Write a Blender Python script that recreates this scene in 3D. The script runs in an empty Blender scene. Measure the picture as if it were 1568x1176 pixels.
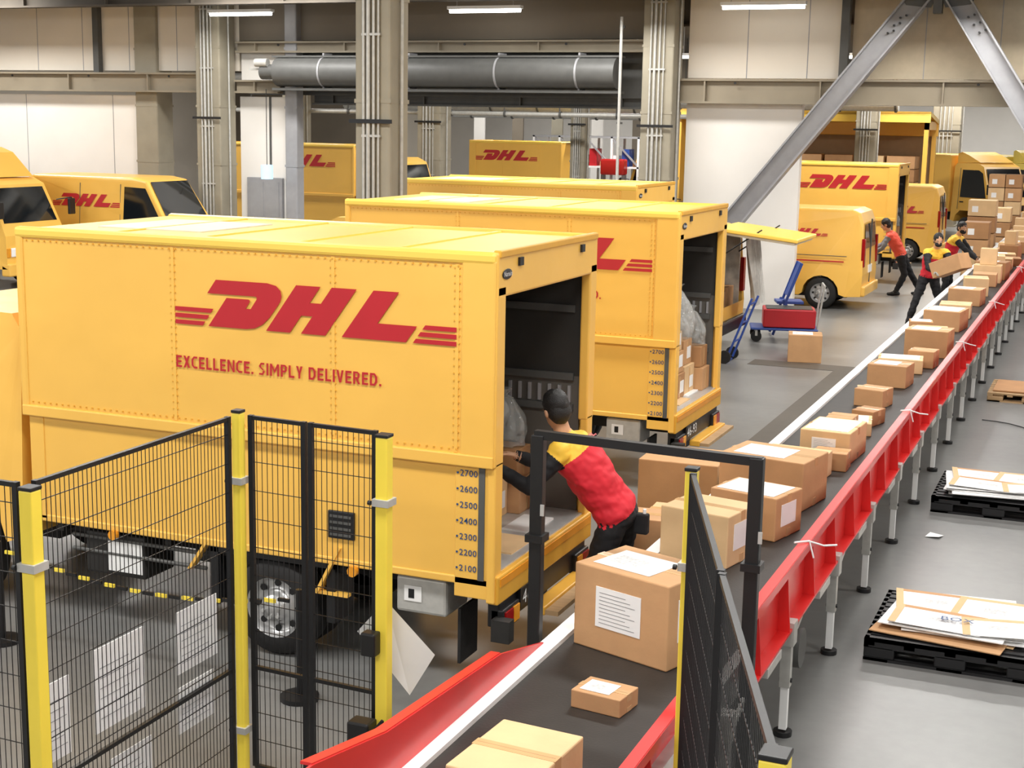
import bpy, bmesh, math, random
from mathutils import Vector, Matrix, noise
from mathutils.kdtree import KDTree
random.seed(7)
S=bpy.context.scene
COL=bpy.context.collection
V=Vector
# ------------------------------------------------------------------ materials
MATS={}
def mat(name,c,rough=.5,metal=0.,var=.06,scale=6.,bump=0.,coat=0.,emit=0.,alpha=1.,trans=0.,bscale=None,stretch=None,spec=.5,bd=.01):
    if name in MATS: return MATS[name]
    m=bpy.data.materials.new(name); m.use_nodes=True
    nt=m.node_tree; b=nt.nodes["Principled BSDF"]
    b.inputs["Roughness"].default_value=rough; b.inputs["Metallic"].default_value=metal
    b.inputs["Specular IOR Level"].default_value=spec
    if coat: b.inputs["Coat Weight"].default_value=coat; b.inputs["Coat Roughness"].default_value=.15
    if emit:
        b.inputs["Emission Color"].default_value=(*c,1); b.inputs["Emission Strength"].default_value=emit
    if trans: b.inputs["Transmission Weight"].default_value=trans
    b.inputs["Alpha"].default_value=alpha
    tc=nt.nodes.new("ShaderNodeTexCoord"); mp=nt.nodes.new("ShaderNodeMapping")
    nt.links.new(tc.outputs["Object"],mp.inputs[0])
    if stretch: mp.inputs["Scale"].default_value=stretch
    n=nt.nodes.new("ShaderNodeTexNoise"); n.inputs["Scale"].default_value=scale; n.inputs["Detail"].default_value=5
    nt.links.new(mp.outputs[0],n.inputs["Vector"])
    cr=nt.nodes.new("ShaderNodeValToRGB")
    cr.color_ramp.elements[0].position=.3; cr.color_ramp.elements[1].position=.7
    cr.color_ramp.elements[0].color=(*[max(0,x*(1-var)) for x in c],1)
    cr.color_ramp.elements[1].color=(*[min(1,x*(1+var)) for x in c],1)
    nt.links.new(n.outputs["Fac"],cr.inputs[0]); nt.links.new(cr.outputs[0],b.inputs["Base Color"])
    if bump:
        n2=nt.nodes.new("ShaderNodeTexNoise"); n2.inputs["Scale"].default_value=bscale or scale*8
        nt.links.new(mp.outputs[0],n2.inputs["Vector"])
        bp=nt.nodes.new("ShaderNodeBump"); bp.inputs["Strength"].default_value=bump; bp.inputs["Distance"].default_value=bd
        nt.links.new(n2.outputs["Fac"],bp.inputs["Height"]); nt.links.new(bp.outputs[0],b.inputs["Normal"])
    MATS[name]=m; return m
def C(r,g,b): # sRGB 0-255 -> linear
    return tuple(((x/255)/12.92 if x/255<=.04045 else ((x/255+.055)/1.055)**2.4) for x in (r,g,b))
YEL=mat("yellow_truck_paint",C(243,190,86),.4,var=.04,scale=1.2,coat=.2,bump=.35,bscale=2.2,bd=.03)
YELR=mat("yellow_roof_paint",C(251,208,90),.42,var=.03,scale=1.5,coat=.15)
YELD=mat("yellow_trim_paint",C(222,166,58),.4,var=.05)
YPOST=mat("fence_yellow",C(246,220,76),.4,var=.03)
RED=mat("logo_red",C(186,32,42),.45,var=.03)
REDR=mat("rail_red",C(214,40,38),.38,var=.06,scale=3,coat=.2)
BLK=mat("black_paint",C(22,22,24),.42,var=.1)
RUB=mat("rubber",C(26,25,25),.75,var=.2,scale=20,bump=.2)
BELT=mat("belt_rubber",C(42,38,35),.55,var=.15,scale=8,bump=.1)
CHAS=mat("chassis_dark",C(34,32,30),.6,var=.3,scale=10)
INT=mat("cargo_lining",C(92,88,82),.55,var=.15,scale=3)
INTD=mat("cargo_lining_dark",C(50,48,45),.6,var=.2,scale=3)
ALU=mat("aluminium",C(196,196,194),.35,metal=.45,var=.08,scale=12)
GALV=mat("galvanised",C(188,187,182),.45,metal=.25,var=.1,scale=14)
STL=mat("grey_steel_paint",C(150,150,153),.45,var=.06)
STLD=mat("dark_grey_steel",C(84,84,82),.5,var=.1)
COLM=mat("column_steel_beige",C(150,143,126),.6,var=.08,scale=2.5,bump=.1)
BEAM=mat("beam_beige",C(140,130,112),.6,var=.08,scale=2)
WHT=mat("white_wall_panel",C(232,228,222),.6,var=.03,scale=1.2)
WHT2=mat("cream_wall_panel",C(226,217,203),.6,var=.04,scale=.8)
WALLB=mat("brown_wall",C(122,112,98),.7,var=.1,scale=.8)
CEIL=mat("ceiling_deck",C(84,77,68),.8,var=.15,scale=2)
SHT=mat("paper_white",C(238,238,237),.6,var=.03)
LBL=mat("label_print",C(206,206,206),.6,var=.25,scale=60,stretch=(1,1,6))
CARD=mat("cardboard",C(194,150,106),.75,var=.07,scale=5,bump=.08)
CARD2=mat("cardboard_light",C(218,184,138),.75,var=.06,scale=5,bump=.08)
CARD3=mat("cardboard_dark",C(172,128,86),.75,var=.07,scale=5,bump=.08)
TAPE=mat("packing_tape",C(204,166,120),.22,var=.06)
GLS=mat("dark_glass",C(20,24,28),.08,var=.1,spec=.8)
CHR=mat("wheel_silver",C(190,190,190),.3,metal=.6,var=.1)
PLAS=mat("black_plastic_pallet",C(24,24,26),.5,var=.15)
BLU=mat("blue_plastic",C(44,74,150),.45)
BLUT=mat("blue_print",C(30,70,120),.5)
RLAMP=mat("tail_lamp_red",C(150,14,14),.2)
ALAMP=mat("amber_lamp",C(226,150,40),.25)
WRAP=mat("clear_plastic_film",C(225,228,226),.1,var=.1,scale=7,bump=1.,bscale=14,bd=.04,alpha=.3,spec=1.)
SKIN=mat("skin",C(206,158,124),.5,var=.04)
HAIR=mat("hair_black",C(22,18,16),.5,var=.3,scale=60,bump=.5,bscale=200)
JRED=mat("jacket_red",C(214,34,50),.7,var=.08,scale=10,bump=.35,bscale=14)
JYEL=mat("jacket_yellow",C(246,196,64),.65,var=.05)
JBLK=mat("cloth_black",C(20,20,24),.75,var=.2,scale=14,bump=.2,bscale=20)
SHOE=mat("shoe_black",C(26,26,26),.5)
GLOV=mat("glove_grey",C(150,148,142),.7)
ORNG=mat("vest_orange",C(236,84,58),.6)
WOOD=mat("plywood",C(176,144,104),.6,var=.12,scale=3,stretch=(1,8,1))
def lampmat():
    m=bpy.data.materials.new("fluorescent_tube"); m.use_nodes=True; nt=m.node_tree; b=nt.nodes["Principled BSDF"]
    b.inputs["Emission Color"].default_value=(1,.98,.92,1); b.inputs["Emission Strength"].default_value=9
    return m
TUBE=lampmat()
def floormat():
    m=bpy.data.materials.new("floor_epoxy_grey"); m.use_nodes=True; nt=m.node_tree; b=nt.nodes["Principled BSDF"]
    tc=nt.nodes.new("ShaderNodeTexCoord")
    n=nt.nodes.new("ShaderNodeTexNoise"); n.inputs["Scale"].default_value=.6; n.inputs["Detail"].default_value=8
    n2=nt.nodes.new("ShaderNodeTexNoise"); n2.inputs["Scale"].default_value=9; n2.inputs["Detail"].default_value=6
    mx=nt.nodes.new("ShaderNodeMath"); mx.operation='ADD'
    nt.links.new(tc.outputs["Object"],n.inputs["Vector"]); nt.links.new(tc.outputs["Object"],n2.inputs["Vector"])
    m2=nt.nodes.new("ShaderNodeMath"); m2.operation='MULTIPLY'; m2.inputs[1].default_value=.35
    nt.links.new(n2.outputs["Fac"],m2.inputs[0]); nt.links.new(n.outputs["Fac"],mx.inputs[0]); nt.links.new(m2.outputs[0],mx.inputs[1])
    cr=nt.nodes.new("ShaderNodeValToRGB"); cr.color_ramp.elements[0].position=.45; cr.color_ramp.elements[1].position=.85
    cr.color_ramp.elements[0].color=(*C(112,112,111),1); cr.color_ramp.elements[1].color=(*C(130,130,128),1)
    nt.links.new(mx.outputs[0],cr.inputs[0]); nt.links.new(cr.outputs[0],b.inputs["Base Color"])
    b.inputs["Roughness"].default_value=.32; b.inputs["Specular IOR Level"].default_value=.45
    bp=nt.nodes.new("ShaderNodeBump"); bp.inputs["Strength"].default_value=.04
    nt.links.new(n2.outputs["Fac"],bp.inputs["Height"]); nt.links.new(bp.outputs[0],b.inputs["Normal"])
    return m
FLOOR=floormat()
# ------------------------------------------------------------------ mesh builder
class B:
    def __init__(s,name,M=None):
        s.n=name;s.v=[];s.f=[];s.mi=[];s.sm=[];s.mats=[];s.M=M or Matrix()
    def idx(s,m):
        if m not in s.mats: s.mats.append(m)
        return s.mats.index(m)
    def add(s,vs,fs,m,smooth=False):
        o=len(s.v); s.v+= [s.M@V(v) for v in vs]; i=s.idx(m)
        for f in fs: s.f.append([o+k for k in f]); s.mi.append(i); s.sm.append(smooth)
    def box(s,x0,x1,y0,y1,z0,z1,m,bev=0,T=None):
        if bev:
            bm=bmesh.new(); bmesh.ops.create_cube(bm,size=1)
            for v in bm.verts: v.co=V(((x0+x1)/2+v.co.x*(x1-x0),(y0+y1)/2+v.co.y*(y1-y0),(z0+z1)/2+v.co.z*(z1-z0)))
            bmesh.ops.bevel(bm,geom=list(bm.edges),offset=bev,segments=2,profile=.5,affect='EDGES')
            s.bm(bm,m,T); return
        vs=[(x0,y0,z0),(x1,y0,z0),(x1,y1,z0),(x0,y1,z0),(x0,y0,z1),(x1,y0,z1),(x1,y1,z1),(x0,y1,z1)]
        if T: vs=[T@V(v) for v in vs]
        s.add(vs,[(3,2,1,0),(4,5,6,7),(0,1,5,4),(1,2,6,5),(2,3,7,6),(3,0,4,7)],m)
    def bm(s,bm,m,T=None,smooth=False):
        bm.verts.index_update()
        vs=[(T@v.co if T else v.co.copy()) for v in bm.verts]
        s.add(vs,[[v.index for v in f.verts] for f in bm.faces],m,smooth); bm.free()
    def cyl(s,p0,p1,r,m,n=12,r2=None,smooth=True):
        p0=V(p0);p1=V(p1);d=(p1-p0).normalized(); r2=r if r2 is None else r2
        a=d.orthogonal().normalized(); b=d.cross(a)
        vs=[];
        for p,rr in((p0,r),(p1,r2)):
            for i in range(n):
                t=2*math.pi*i/n; vs.append(p+(a*math.cos(t)+b*math.sin(t))*rr)
        fs=[(i,(i+1)%n,n+(i+1)%n,n+i) for i in range(n)]
        s.add(vs,fs,m,smooth); s.add(vs[:n],[tuple(range(n))[::-1]],m); s.add(vs[n:],[tuple(range(n))],m)
    def tube(s,pts,r,m,n=8):
        for a,b in zip(pts,pts[1:]): s.cyl(a,b,r,m,n)
    def bar(s,p0,p1,w,h,m,up=V((0,0,1))):
        p0=V(p0);p1=V(p1);d=(p1-p0);L=d.length;d.normalize(); a=d.cross(up)
        if a.length<.01: a=d.cross(V((1,0,0)))
        a.normalize(); b=a.cross(d)
        vs=[]
        for p in(p0,p1):
            for i,j in((-1,-1),(1,-1),(1,1),(-1,1)): vs.append(p+a*i*w/2+b*j*h/2)
        s.add(vs,[(3,2,1,0),(4,5,6,7),(0,1,5,4),(1,2,6,5),(2,3,7,6),(3,0,4,7)],m)
    def prism(s,pts,o,u,w,d,th,m,smooth=False):
        o=V(o);u=V(u);w=V(w);d=V(d);n=len(pts)
        a=[o+u*p[0]+w*p[1] for p in pts]; b=[p+d*th for p in a]
        s.add(a+b,[tuple(range(n))[::-1],tuple(range(n,2*n))]+[(i,(i+1)%n,n+(i+1)%n,n+i) for i in range(n)],m,smooth)
    def lathe(s,prof,c,ax,m,n=28,smooth=True):
        c=V(c);ax=V(ax).normalized();a=ax.orthogonal().normalized();b=ax.cross(a);vs=[];k=len(prof)
        for i in range(n):
            t=2*math.pi*i/n;d=a*math.cos(t)+b*math.sin(t)
            for r,h in prof: vs.append(c+d*r+ax*h)
        fs=[(i*k+j,((i+1)%n)*k+j,((i+1)%n)*k+j+1,i*k+j+1) for i in range(n) for j in range(k-1)]
        s.add(vs,fs,m,smooth)
    def ell(s,c,A,m,nu=14,nv=9,ns=0,nf=4):
        c=V(c);vs=[]
        for j in range(nv+1):
            ph=math.pi*j/nv
            for i in range(nu):
                t=2*math.pi*i/nu; q=V((math.sin(ph)*math.cos(t),math.sin(ph)*math.sin(t),math.cos(ph)))
                if ns: q*=1+ns*noise.noise(q*nf+c)
                vs.append(c+A[0]*q.x+A[1]*q.y+A[2]*q.z)
        s.add(vs,[(j*nu+i,j*nu+(i+1)%nu,(j+1)*nu+(i+1)%nu,(j+1)*nu+i) for j in range(nv) for i in range(nu)],m,True)
    def film(s,c,w,d,h,m,seed=0):
        """crumpled bag of clear film: pinched knot on top, folds radiating down"""
        c=V(c);nu,nv=40,18;vs=[]
        for j in range(nv+1):
            t=j/nv; z=h*t; prof=(.9+.12*math.sin(t*5))*(1-t**3*.92) if t<.88 else .1+ (t-.88)*2.2
            for i in range(nu):
                a=2*math.pi*i/nu; fold=1+.13*math.sin(a*9+seed+t*2)+.09*math.sin(a*17+seed*2-t*5)
                q=noise.noise(V((math.cos(a)*2+seed,math.sin(a)*2,t*4)))*.22
                rr=prof*(fold+q); vs.append(c+V((math.cos(a)*w/2*rr,math.sin(a)*d/2*rr,z)))
        s.add(vs,[(j*nu+i,j*nu+(i+1)%nu,(j+1)*nu+(i+1)%nu,(j+1)*nu+i) for j in range(nv) for i in range(nu)],m,True)
    def text(s,body,o,u,w,height,m,width=None,bold=0.):
        t=bpy.data.curves.new("t","FONT"); t.body=body; t.size=1; t.offset=bold; t.resolution_u=3; t.space_character=1.08
        ob=bpy.data.objects.new("t",t); me=bpy.data.meshes.new_from_object(ob)
        xs=[v.co.x for v in me.vertices]; sc=height/.69
        sx=sc if width is None else width/(max(xs)-min(xs)); x0=min(xs)
        o=V(o);u=V(u);w=V(w)
        s.add([o+u*((v.co.x-x0)*sx)+w*(v.co.y*sc) for v in me.vertices],[tuple(p.vertices) for p in me.polygons],m)
        bpy.data.objects.remove(ob); bpy.data.curves.remove(t); bpy.data.meshes.remove(me)
    def done(s):
        me=bpy.data.meshes.new(s.n); me.from_pydata([tuple(v) for v in s.v],[],s.f)
        for m in s.mats: me.materials.append(m)
        me.polygons.foreach_set("material_index",s.mi); me.polygons.foreach_set("use_smooth",s.sm); me.update()
        ob=bpy.data.objects.new(s.n,me); COL.objects.link(ob); return ob
X=V((1,0,0));Y=V((0,1,0));Z=V((0,0,1))
def TR(x,y,z,rot=0): return Matrix.Translation((x,y,z))@Matrix.Rotation(math.radians(rot),4,'Z')
def so(a,b): return (a,b) if a<b else (b,a)
def strokes(b,body,o,u,w,h,width,m,sw=.16):
    """bold sans capitals drawn from non-overlapping convex quads; o lower-left, h cap height"""
    G={'E':(.56,[('r',0,0,.18,1),('r',.18,.82,.54,1),('r',.18,.42,.5,.58),('r',.18,0,.54,.17)]),
       'L':(.54,[('r',0,0,.18,1),('r',.18,0,.52,.17)]),'I':(.2,[('r',0,0,.18,1)]),
       'X':(.66,[('q',(0,1),(.2,1),(.42,.5),(.22,.5)),('q',(.22,.5),(.42,.5),(.2,0),(0,0)),('q',(.42,.5),(.32,.27),(.44,0),(.64,0)),('q',(.44,1),(.64,1),(.42,.5),(.32,.73))]),
       'C':(.6,[('q',(.22,1),(.56,1),(.56,.84),(.26,.84)),('q',(0,.75),(.22,1),(.26,.84),(.18,.7)),('q',(0,.25),(0,.75),(.18,.7),(.18,.3)),('q',(.22,0),(0,.25),(.18,.3),(.26,.16)),('q',(.22,0),(.26,.16),(.56,.16),(.56,0))]),
       'N':(.7,[('r',0,0,.18,1),('r',.5,0,.68,1),('q',(.18,1),(.5,.28),(.5,0),(.18,.72))]),
       'S':(.56,[('q',(.18,1),(.5,1),(.5,.85),(.22,.85)),('q',(0,.76),(.18,1),(.22,.85),(.18,.76)),('q',(0,.66),(0,.76),(.18,.76),(.2,.66)),('q',(0,.66),(.2,.66),(.52,.34),(.3,.4)),('q',(.52,.34),(.32,.34),(.34,.24),(.52,.24)),('q',(.52,.24),(.34,.24),(.28,.15),(.34,0)),('q',(.34,0),(.28,.15),(.0,.15),(0,0))]),
       'M':(.86,[('r',0,0,.17,1),('r',.67,0,.84,1),('q',(.17,1),(.42,.5),(.42,.22),(.17,.7)),('q',(.67,1),(.42,.5),(.42,.22),(.67,.7))]),
       'P':(.6,[('r',0,0,.18,1),('q',(.18,1),(.4,1),(.36,.85),(.18,.85)),('q',(.4,1),(.56,.84),(.38,.8),(.36,.85)),('q',(.56,.84),(.56,.54),(.38,.6),(.38,.8)),('q',(.56,.54),(.4,.38),(.36,.53),(.38,.6)),('q',(.4,.38),(.18,.38),(.18,.53),(.36,.53))]),
       'Y':(.62,[('r',.21,0,.39,.42),('q',(0,1),(.2,1),(.3,.6),(.21,.42)),('q',(.4,1),(.6,1),(.39,.42),(.3,.6)),('q',(.21,.42),(.3,.6),(.39,.42),(.3,.41))]),
       'D':(.68,[('r',0,0,.18,1),('q',(.18,1),(.42,1),(.36,.84),(.18,.84)),('q',(.42,1),(.64,.72),(.45,.66),(.36,.84)),('q',(.64,.72),(.64,.28),(.45,.34),(.45,.66)),('q',(.64,.28),(.42,0),(.36,.16),(.45,.34)),('q',(.42,0),(.18,0),(.18,.16),(.36,.16))]),
       'R':(.64,[('r',0,0,.18,1),('q',(.18,1),(.4,1),(.36,.85),(.18,.85)),('q',(.4,1),(.56,.84),(.38,.8),(.36,.85)),('q',(.56,.84),(.56,.56),(.38,.62),(.38,.8)),('q',(.56,.56),(.4,.42),(.36,.55),(.38,.62)),('q',(.4,.42),(.18,.42),(.18,.55),(.36,.55)),('q',(.22,.42),(.4,.42),(.62,0),(.42,0))]),
       'V':(.66,[('q',(0,1),(.19,1),(.32,.3),(.23,0)),('q',(.45,1),(.64,1),(.41,0),(.32,.3)),('q',(.23,0),(.32,.3),(.41,0),(.32,0))]),
       '.':(.2,[('r',0,0,.18,.18)]),' ':(.26,[])}
    gap=.13; tot=sum(G[c][0]+gap for c in body)-gap; k=width/tot; x=0; o=V(o);u=V(u);w=V(w)
    for c in body:
        a,sh=G[c]
        for q in sh:
            pts=[(q[1],q[2]),(q[3],q[2]),(q[3],q[4]),(q[1],q[4])] if q[0]=='r' else q[1:]
            b.add([o+u*((x+p[0])*k)+w*(p[1]*h) for p in pts],[(0,1,2,3)],m)
        x+=a+gap
# ------------------------------------------------------------------ logo
sl=.735
def logo(b,o,u,w,width,m=None):
    m=m or RED; k=width/277.; o=V(o);u=V(u);w=V(w)
    def P(pts): 
        b.add([o+u*((x-8)*k)+w*((41.6-y)*k) for x,y in pts],[tuple(range(len(pts)))[::-1]],m)
    P([(51.4,0),(42.3,12.4),(91.9,12.4),(93.4,13.2),(93.2,15),(88.6,21.3),(87,23.7),(111,23.7),(117,15.6),(118.5,11),(117.5,6),(113,1.8),(104.1,0)])
    P([(43,41.6),(62.3,15.4),(84.9,15.4),(86.4,16.3),(86,17.8),(81.8,23.7),(111,23.7),(106,30),(99,36.5),(91,40.4),(82,41.6)])
    def par(x0,x1,y0,y1): P([(x0-sl*y0,y0),(x0-sl*y1,y1),(x1-sl*y1,y1),(x1-sl*y0,y0)])
    par(133,157,0,41.6); par(168,192,0,41.6); par(157,168,14.5,26)
    par(208,232,0,41.6); par(232,269,27.5,41.6)
    for y in(26,31.9,37.8):
        x1=37+sl*(41.6-y); x2=37+sl*(41.6-y-3.8)
        P([(8,y),(8,y+3.8),(x2,y+3.8),(x1,y)])
        xa=245+sl*(41.6-y); xb=245+sl*(41.6-y-3.8)
        P([(xa,y),(xb,y+3.8),(285,y+3.8),(285,y)])
def wheel(b,c,ax,R=.33,w=.2):
    c=V(c);ax=V(ax)
    b.lathe([(R*.62,-w/2),(R*.92,-w/2),(R,-w*.32),(R,w*.32),(R*.92,w/2),(R*.62,w/2)],c,ax,RUB)
    b.lathe([(R*.62,w/2),(R*.6,w/2-.01),(R*.56,w/2-.05),(R*.4,w/2-.07),(R*.28,w/2-.02),(R*.26,w/2+.02),(.001,w/2+.025)],c,ax,CHR)
    a=ax.orthogonal().normalized(); bb=ax.cross(a)
    for i in range(8):
        t=i*math.pi/4; p=c+(a*math.cos(t)+bb*math.sin(t))*R*.47
        b.cyl(p+ax*(w/2-.065),p+ax*(w/2-.05),R*.07,BLK,8)
    for i in range(6):
        t=i*math.pi/3; p=c+(a*math.cos(t)+bb*math.sin(t))*R*.2
        b.cyl(p+ax*(w/2+.01),p+ax*(w/2+.035),.012,ALU,6)
def cab(b,x0,W,fair=False,paint=None,top=2.18):
    p=paint or YEL; k=top-2.18
    prof=[(0,.55),(0,2.05+k),(.08,2.16+k),(.95,2.18+k),(1.2,2.06+k),(1.55,1.3),(1.64,1.1),(1.66,.45),(1.05,.42),(.98,.75),(.8,.88),(.4,.88),(.22,.72),(.15,.5)]
    h=W/2
    bm=bmesh.new(); n=len(prof)
    for sgn in(-1,1):
        for q in prof:
            ins=.07*max(0,(q[1]-1.1)) if q[1]>1.1 else 0
            bm.verts.new((x0+q[0],sgn*(h-ins),q[1]))
    bm.verts.ensure_lookup_table(); vv=list(bm.verts)
    bm.faces.new(vv[:n][::-1]); bm.faces.new(vv[n:])
    for i in range(n): bm.faces.new((vv[i],vv[(i+1)%n],vv[n+(i+1)%n],vv[n+i]))
    bmesh.ops.recalc_face_normals(bm,faces=bm.faces); b.bm(bm,p)
    e=.006
    nrm=V((.76,0,.35)).normalized()
    a=V((x0+1.235,0,2.0+k)); c=V((x0+1.53,0,1.34))
    b.add([a+nrm*e+V((0,-h+.17,0)),a+nrm*e+V((0,h-.17,0)),c+nrm*e+V((0,h-.1,0)),c+nrm*e+V((0,-h+.1,0))],[(0,1,2,3)],GLS)
    for s_ in(-1,1):
        yy=lambda z:s_*(h-.07*max(0,z-1.1)+e)
        q=[(.35,1.32),(.35,1.95+k),(1.02,1.95+k),(1.2,1.85+k),(1.42,1.32)]
        b.add([V((x0+x,yy(z),z)) for x,z in q],[tuple(range(5))],GLS)
        b.bar((x0+.28,yy(.95)*1.0,.92),(x0+.28,yy(2.0),2.0+k),.012,.012,STLD)
        b.box(x0+.36,x0+.5,s_*h-.01,s_*h+.025,1.15,1.18,BLK)
        b.tube([(x0+1.45,s_*h,1.75),(x0+1.7,s_*(h+.18),1.8),(x0+1.7,s_*(h+.18),1.55)],.012,BLK,6)
        b.box(x0+1.66,x0+1.72,s_*(h+.18)-.09,s_*(h+.18)+.09,1.45,1.78,BLK,bev=.015)
        b.box(x0+1.62,x0+1.68,s_*h*.72-.13,s_*h*.72+.13,.68,.86,SHT,bev=.02)
        b.box(x0+1.62,x0+1.672,s_*h*.93-.05,s_*h*.93+.05,.68,.86,ALAMP,bev=.01)
        wheel(b,(x0+.62,s_*(h-.12),.33),(0,s_,0),.33,.2)
    b.box(x0+1.5,x0+1.72,-h,h,.3,.56,p,bev=.03)
    b.box(x0+1.63,x0+1.67,-h+.3,h-.3,.9,1.08,BLK)
    b.box(x0+.1,x0+1.5,-.35,.35,.4,.6,CHAS)
    b.box(x0+1.715,x0+1.73,-.17,.17,.36,.5,SHT)
    if fair:
        pr=[(0,2.16+k),(0,2.75),(.15,2.8),(.45,2.7),(.95,2.2+k)]
        b.prism(pr,(x0+.05,-h+.15,0),X,Z,Y,W-.3,p)
def box_truck(name,M,L=3.52,W=1.75,top=2.74,mid=1.48,bot=.72,detail=True,cargo=True,cabtop=2.15,fair=False,slog=True,near=1,cx=.4,lx=None,hascab=True):
    """rear at local x=0, front +x; near = side sign that carries the artwork"""
    b=B(name,M); h=W/2; t=.035
    for s_ in(-1,1):
        b.box(0,L,*so(s_*h,s_*(h-t)),mid,top-.03,YEL)
        q=s_*(h+.006)
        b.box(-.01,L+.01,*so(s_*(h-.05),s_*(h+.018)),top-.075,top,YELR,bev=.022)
        b.box(-.01,L,*so(s_*(h-.05),s_*(h+.018)),mid-.03,mid+.045,YEL,bev=.008)
        b.box(-.012,.21,*so(s_*(h-.05),s_*(h+.012)),mid,top-.05,YEL,bev=.012)
        b.box(L-.06,L+.01,*so(s_*(h-.05),s_*(h+.012)),mid,top-.05,YEL,bev=.02)
        for xs in(.24,1.08,2.26):
            b.box(xs-.012,xs+.012,*so(s_*h,s_*(h+.004)),mid+.05,top-.08,YEL)
            if detail and s_==near:
                z=mid+.08
                while z<top-.1:
                    b.box(xs-.02,xs-.012,*so(s_*h,s_*(h+.006)),z,z+.008,YELD)
                    b.box(xs+.012,xs+.02,*so(s_*h,s_*(h+.006)),z,z+.008,YELD); z+=.045
        if detail and s_==near:
            x=.03
            while x<L:
                for zz in(top-.095,mid+.065): b.box(x,x+.009,*so(s_*h,s_*(h+.008)),zz,zz+.009,YELD)
                x+=.05
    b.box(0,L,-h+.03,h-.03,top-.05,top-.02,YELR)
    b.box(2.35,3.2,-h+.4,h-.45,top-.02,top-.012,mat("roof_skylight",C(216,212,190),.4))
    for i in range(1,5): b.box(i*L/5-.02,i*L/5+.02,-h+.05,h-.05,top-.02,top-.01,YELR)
    b.box(L-.03,L,-h,h,mid,top-.04,YEL)
    b.box(-.02,.04,-h,h,top-.27,top-.0,YEL,bev=.015)
    b.box(-.03,.02,-h+.02,h-.02,top-.035,top+.01,YELD,bev=.008)
    for s_ in(-1,1):
        b.box(-.02,.05,*so(s_*h,s_*(h-.13)),mid-.03,top-.2,YEL,bev=.012)
        b.box(-.035,-.02,*so(s_*(h-.3),s_*(h-.36)),top-.1,top-.05,BLK)
    g=.025
    for s_ in(-1,1):
        b.box(.02,L-.03,*so(s_*(h-g),s_*(h-g-t)),bot,mid,YEL)
        y0,y1=so(s_*(h-g-.03),s_*(h-g+.008))
        b.box(0,L-.03,y0,y1,bot-.02,bot+.03,YEL,bev=.008)
        b.box(L-.15,L-.03,y0,y1,bot,mid,YEL,bev=.006)
        b.box(0,.25,y0,y1,bot-.1,mid,YEL,bev=.006)
        b.box(-.02,.035,*so(s_*(h-g-.1),s_*(h-g+.014)),bot-.12,mid,YEL,bev=.01)
        b.box(.05,.09,*so(s_*(h-g+.008),s_*(h-g+.016)),bot+.02,mid-.02,STLD)
    b.box(L-.07,L-.04,-h+g,h-g,bot,mid,YEL)
    b.box(0,L-.04,-h+.06,h-.06,bot-.0,bot+.06,ALU)
    b.box(-.04,.03,-h+.03,h-.03,bot-.13,bot+.05,YELD,bev=.01)
    b.box(-.045,-.04,-h+.06,h-.06,bot-.02,bot+.03,ALAMP)
    for s_ in(-1,1):
        b.box(.06,L-.1,*so(s_*(h-.07),s_*(h-.085)),bot+.06,top-.1,INT)
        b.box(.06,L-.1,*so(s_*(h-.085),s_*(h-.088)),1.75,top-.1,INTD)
        for z in(1.15,1.5,1.72,2.2): b.box(.1,L-.1,*so(s_*(h-.085),s_*(h-.11)),z,z+.05,STLD)
        for i in range(16): b.box(.12+i*.075,.14+i*.075,*so(s_*(h-.085),s_*(h-.105)),1.56,1.68,STL)
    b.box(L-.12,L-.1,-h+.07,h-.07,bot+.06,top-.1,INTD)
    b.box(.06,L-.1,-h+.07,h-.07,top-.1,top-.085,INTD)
    b.box(L-.135,L-.12,-h+.07,h-.07,1.62,1.68,ALU)
    b.cyl((.1,-h+.1,top-.16),(.1,h-.1,top-.16),.05,STLD,12)
    for s_ in(-1,1): b.box(.1,L+1.5,*so(s_*.32,s_*.40),.5,.66,CHAS)
    for i in range(8): b.box(.15+i*.45,.2+i*.45,-h+.1,h-.1,.62,bot,CHAS)
    b.cyl((1.62,-h+.2,.36),(1.62,h-.2,.36),.05,CHAS); b.ell((1.62,0,.36),(V((.16,0,0)),V((0,.14,0)),V((0,0,.15))),CHAS)
    b.tube([(.6,-.2,.45),(2.8,-.2,.45)],.035,STLD,8); b.cyl((2.1,.1,.42),(2.6,.1,.42),.11,STLD,14)
    for s_ in(-1,1):
        wheel(b,(1.57,s_*(h-.16),.33),(0,s_,0),.33,.2)
        wheel(b,(1.57,s_*(h-.39),.33),(0,s_,0),.33,.18)
        y0,y1=so(s_*(h-.28),s_*(h-.04))
        b.box(1.1,1.16,y0,y1,.3,bot-.03,BLK); b.box(1.98,2.04,y0,y1,.3,bot-.03,BLK)
        b.box(1.1,2.04,y0,y1,bot-.06,bot-.02,BLK)
        yy=s_*(h-.05)
        b.bar((1.22,yy,.5),(1.05,yy,bot+.1),.02,.09,YEL,up=Y); b.bar((1.0,yy,.5),(1.25,yy,.5),.02,.05,YEL,up=Y)
        b.bar((2.2,yy,.52),(2.05,yy,bot+.02),.02,.07,YEL,up=Y)
        b.tube([(2.1,s_*(h-.08),.52),(3.2,s_*(h-.08),.52)],.014,STLD,6); b.tube([(2.1,s_*(h-.08),.62),(3.2,s_*(h-.08),.62)],.014,STLD,6)
        y0,y1=so(s_*(h-.42),s_*(h-.08))
        b.box(.33,.68,y0,y1,.44,.68,GALV,bev=.02)
        yo=s_*(h-.078); b.box(.5,.62,*so(yo,yo+s_*.004),.52,.62,SHT); b.box(.55,.59,*so(yo,yo+s_*.006),.54,.6,BLK)
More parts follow.
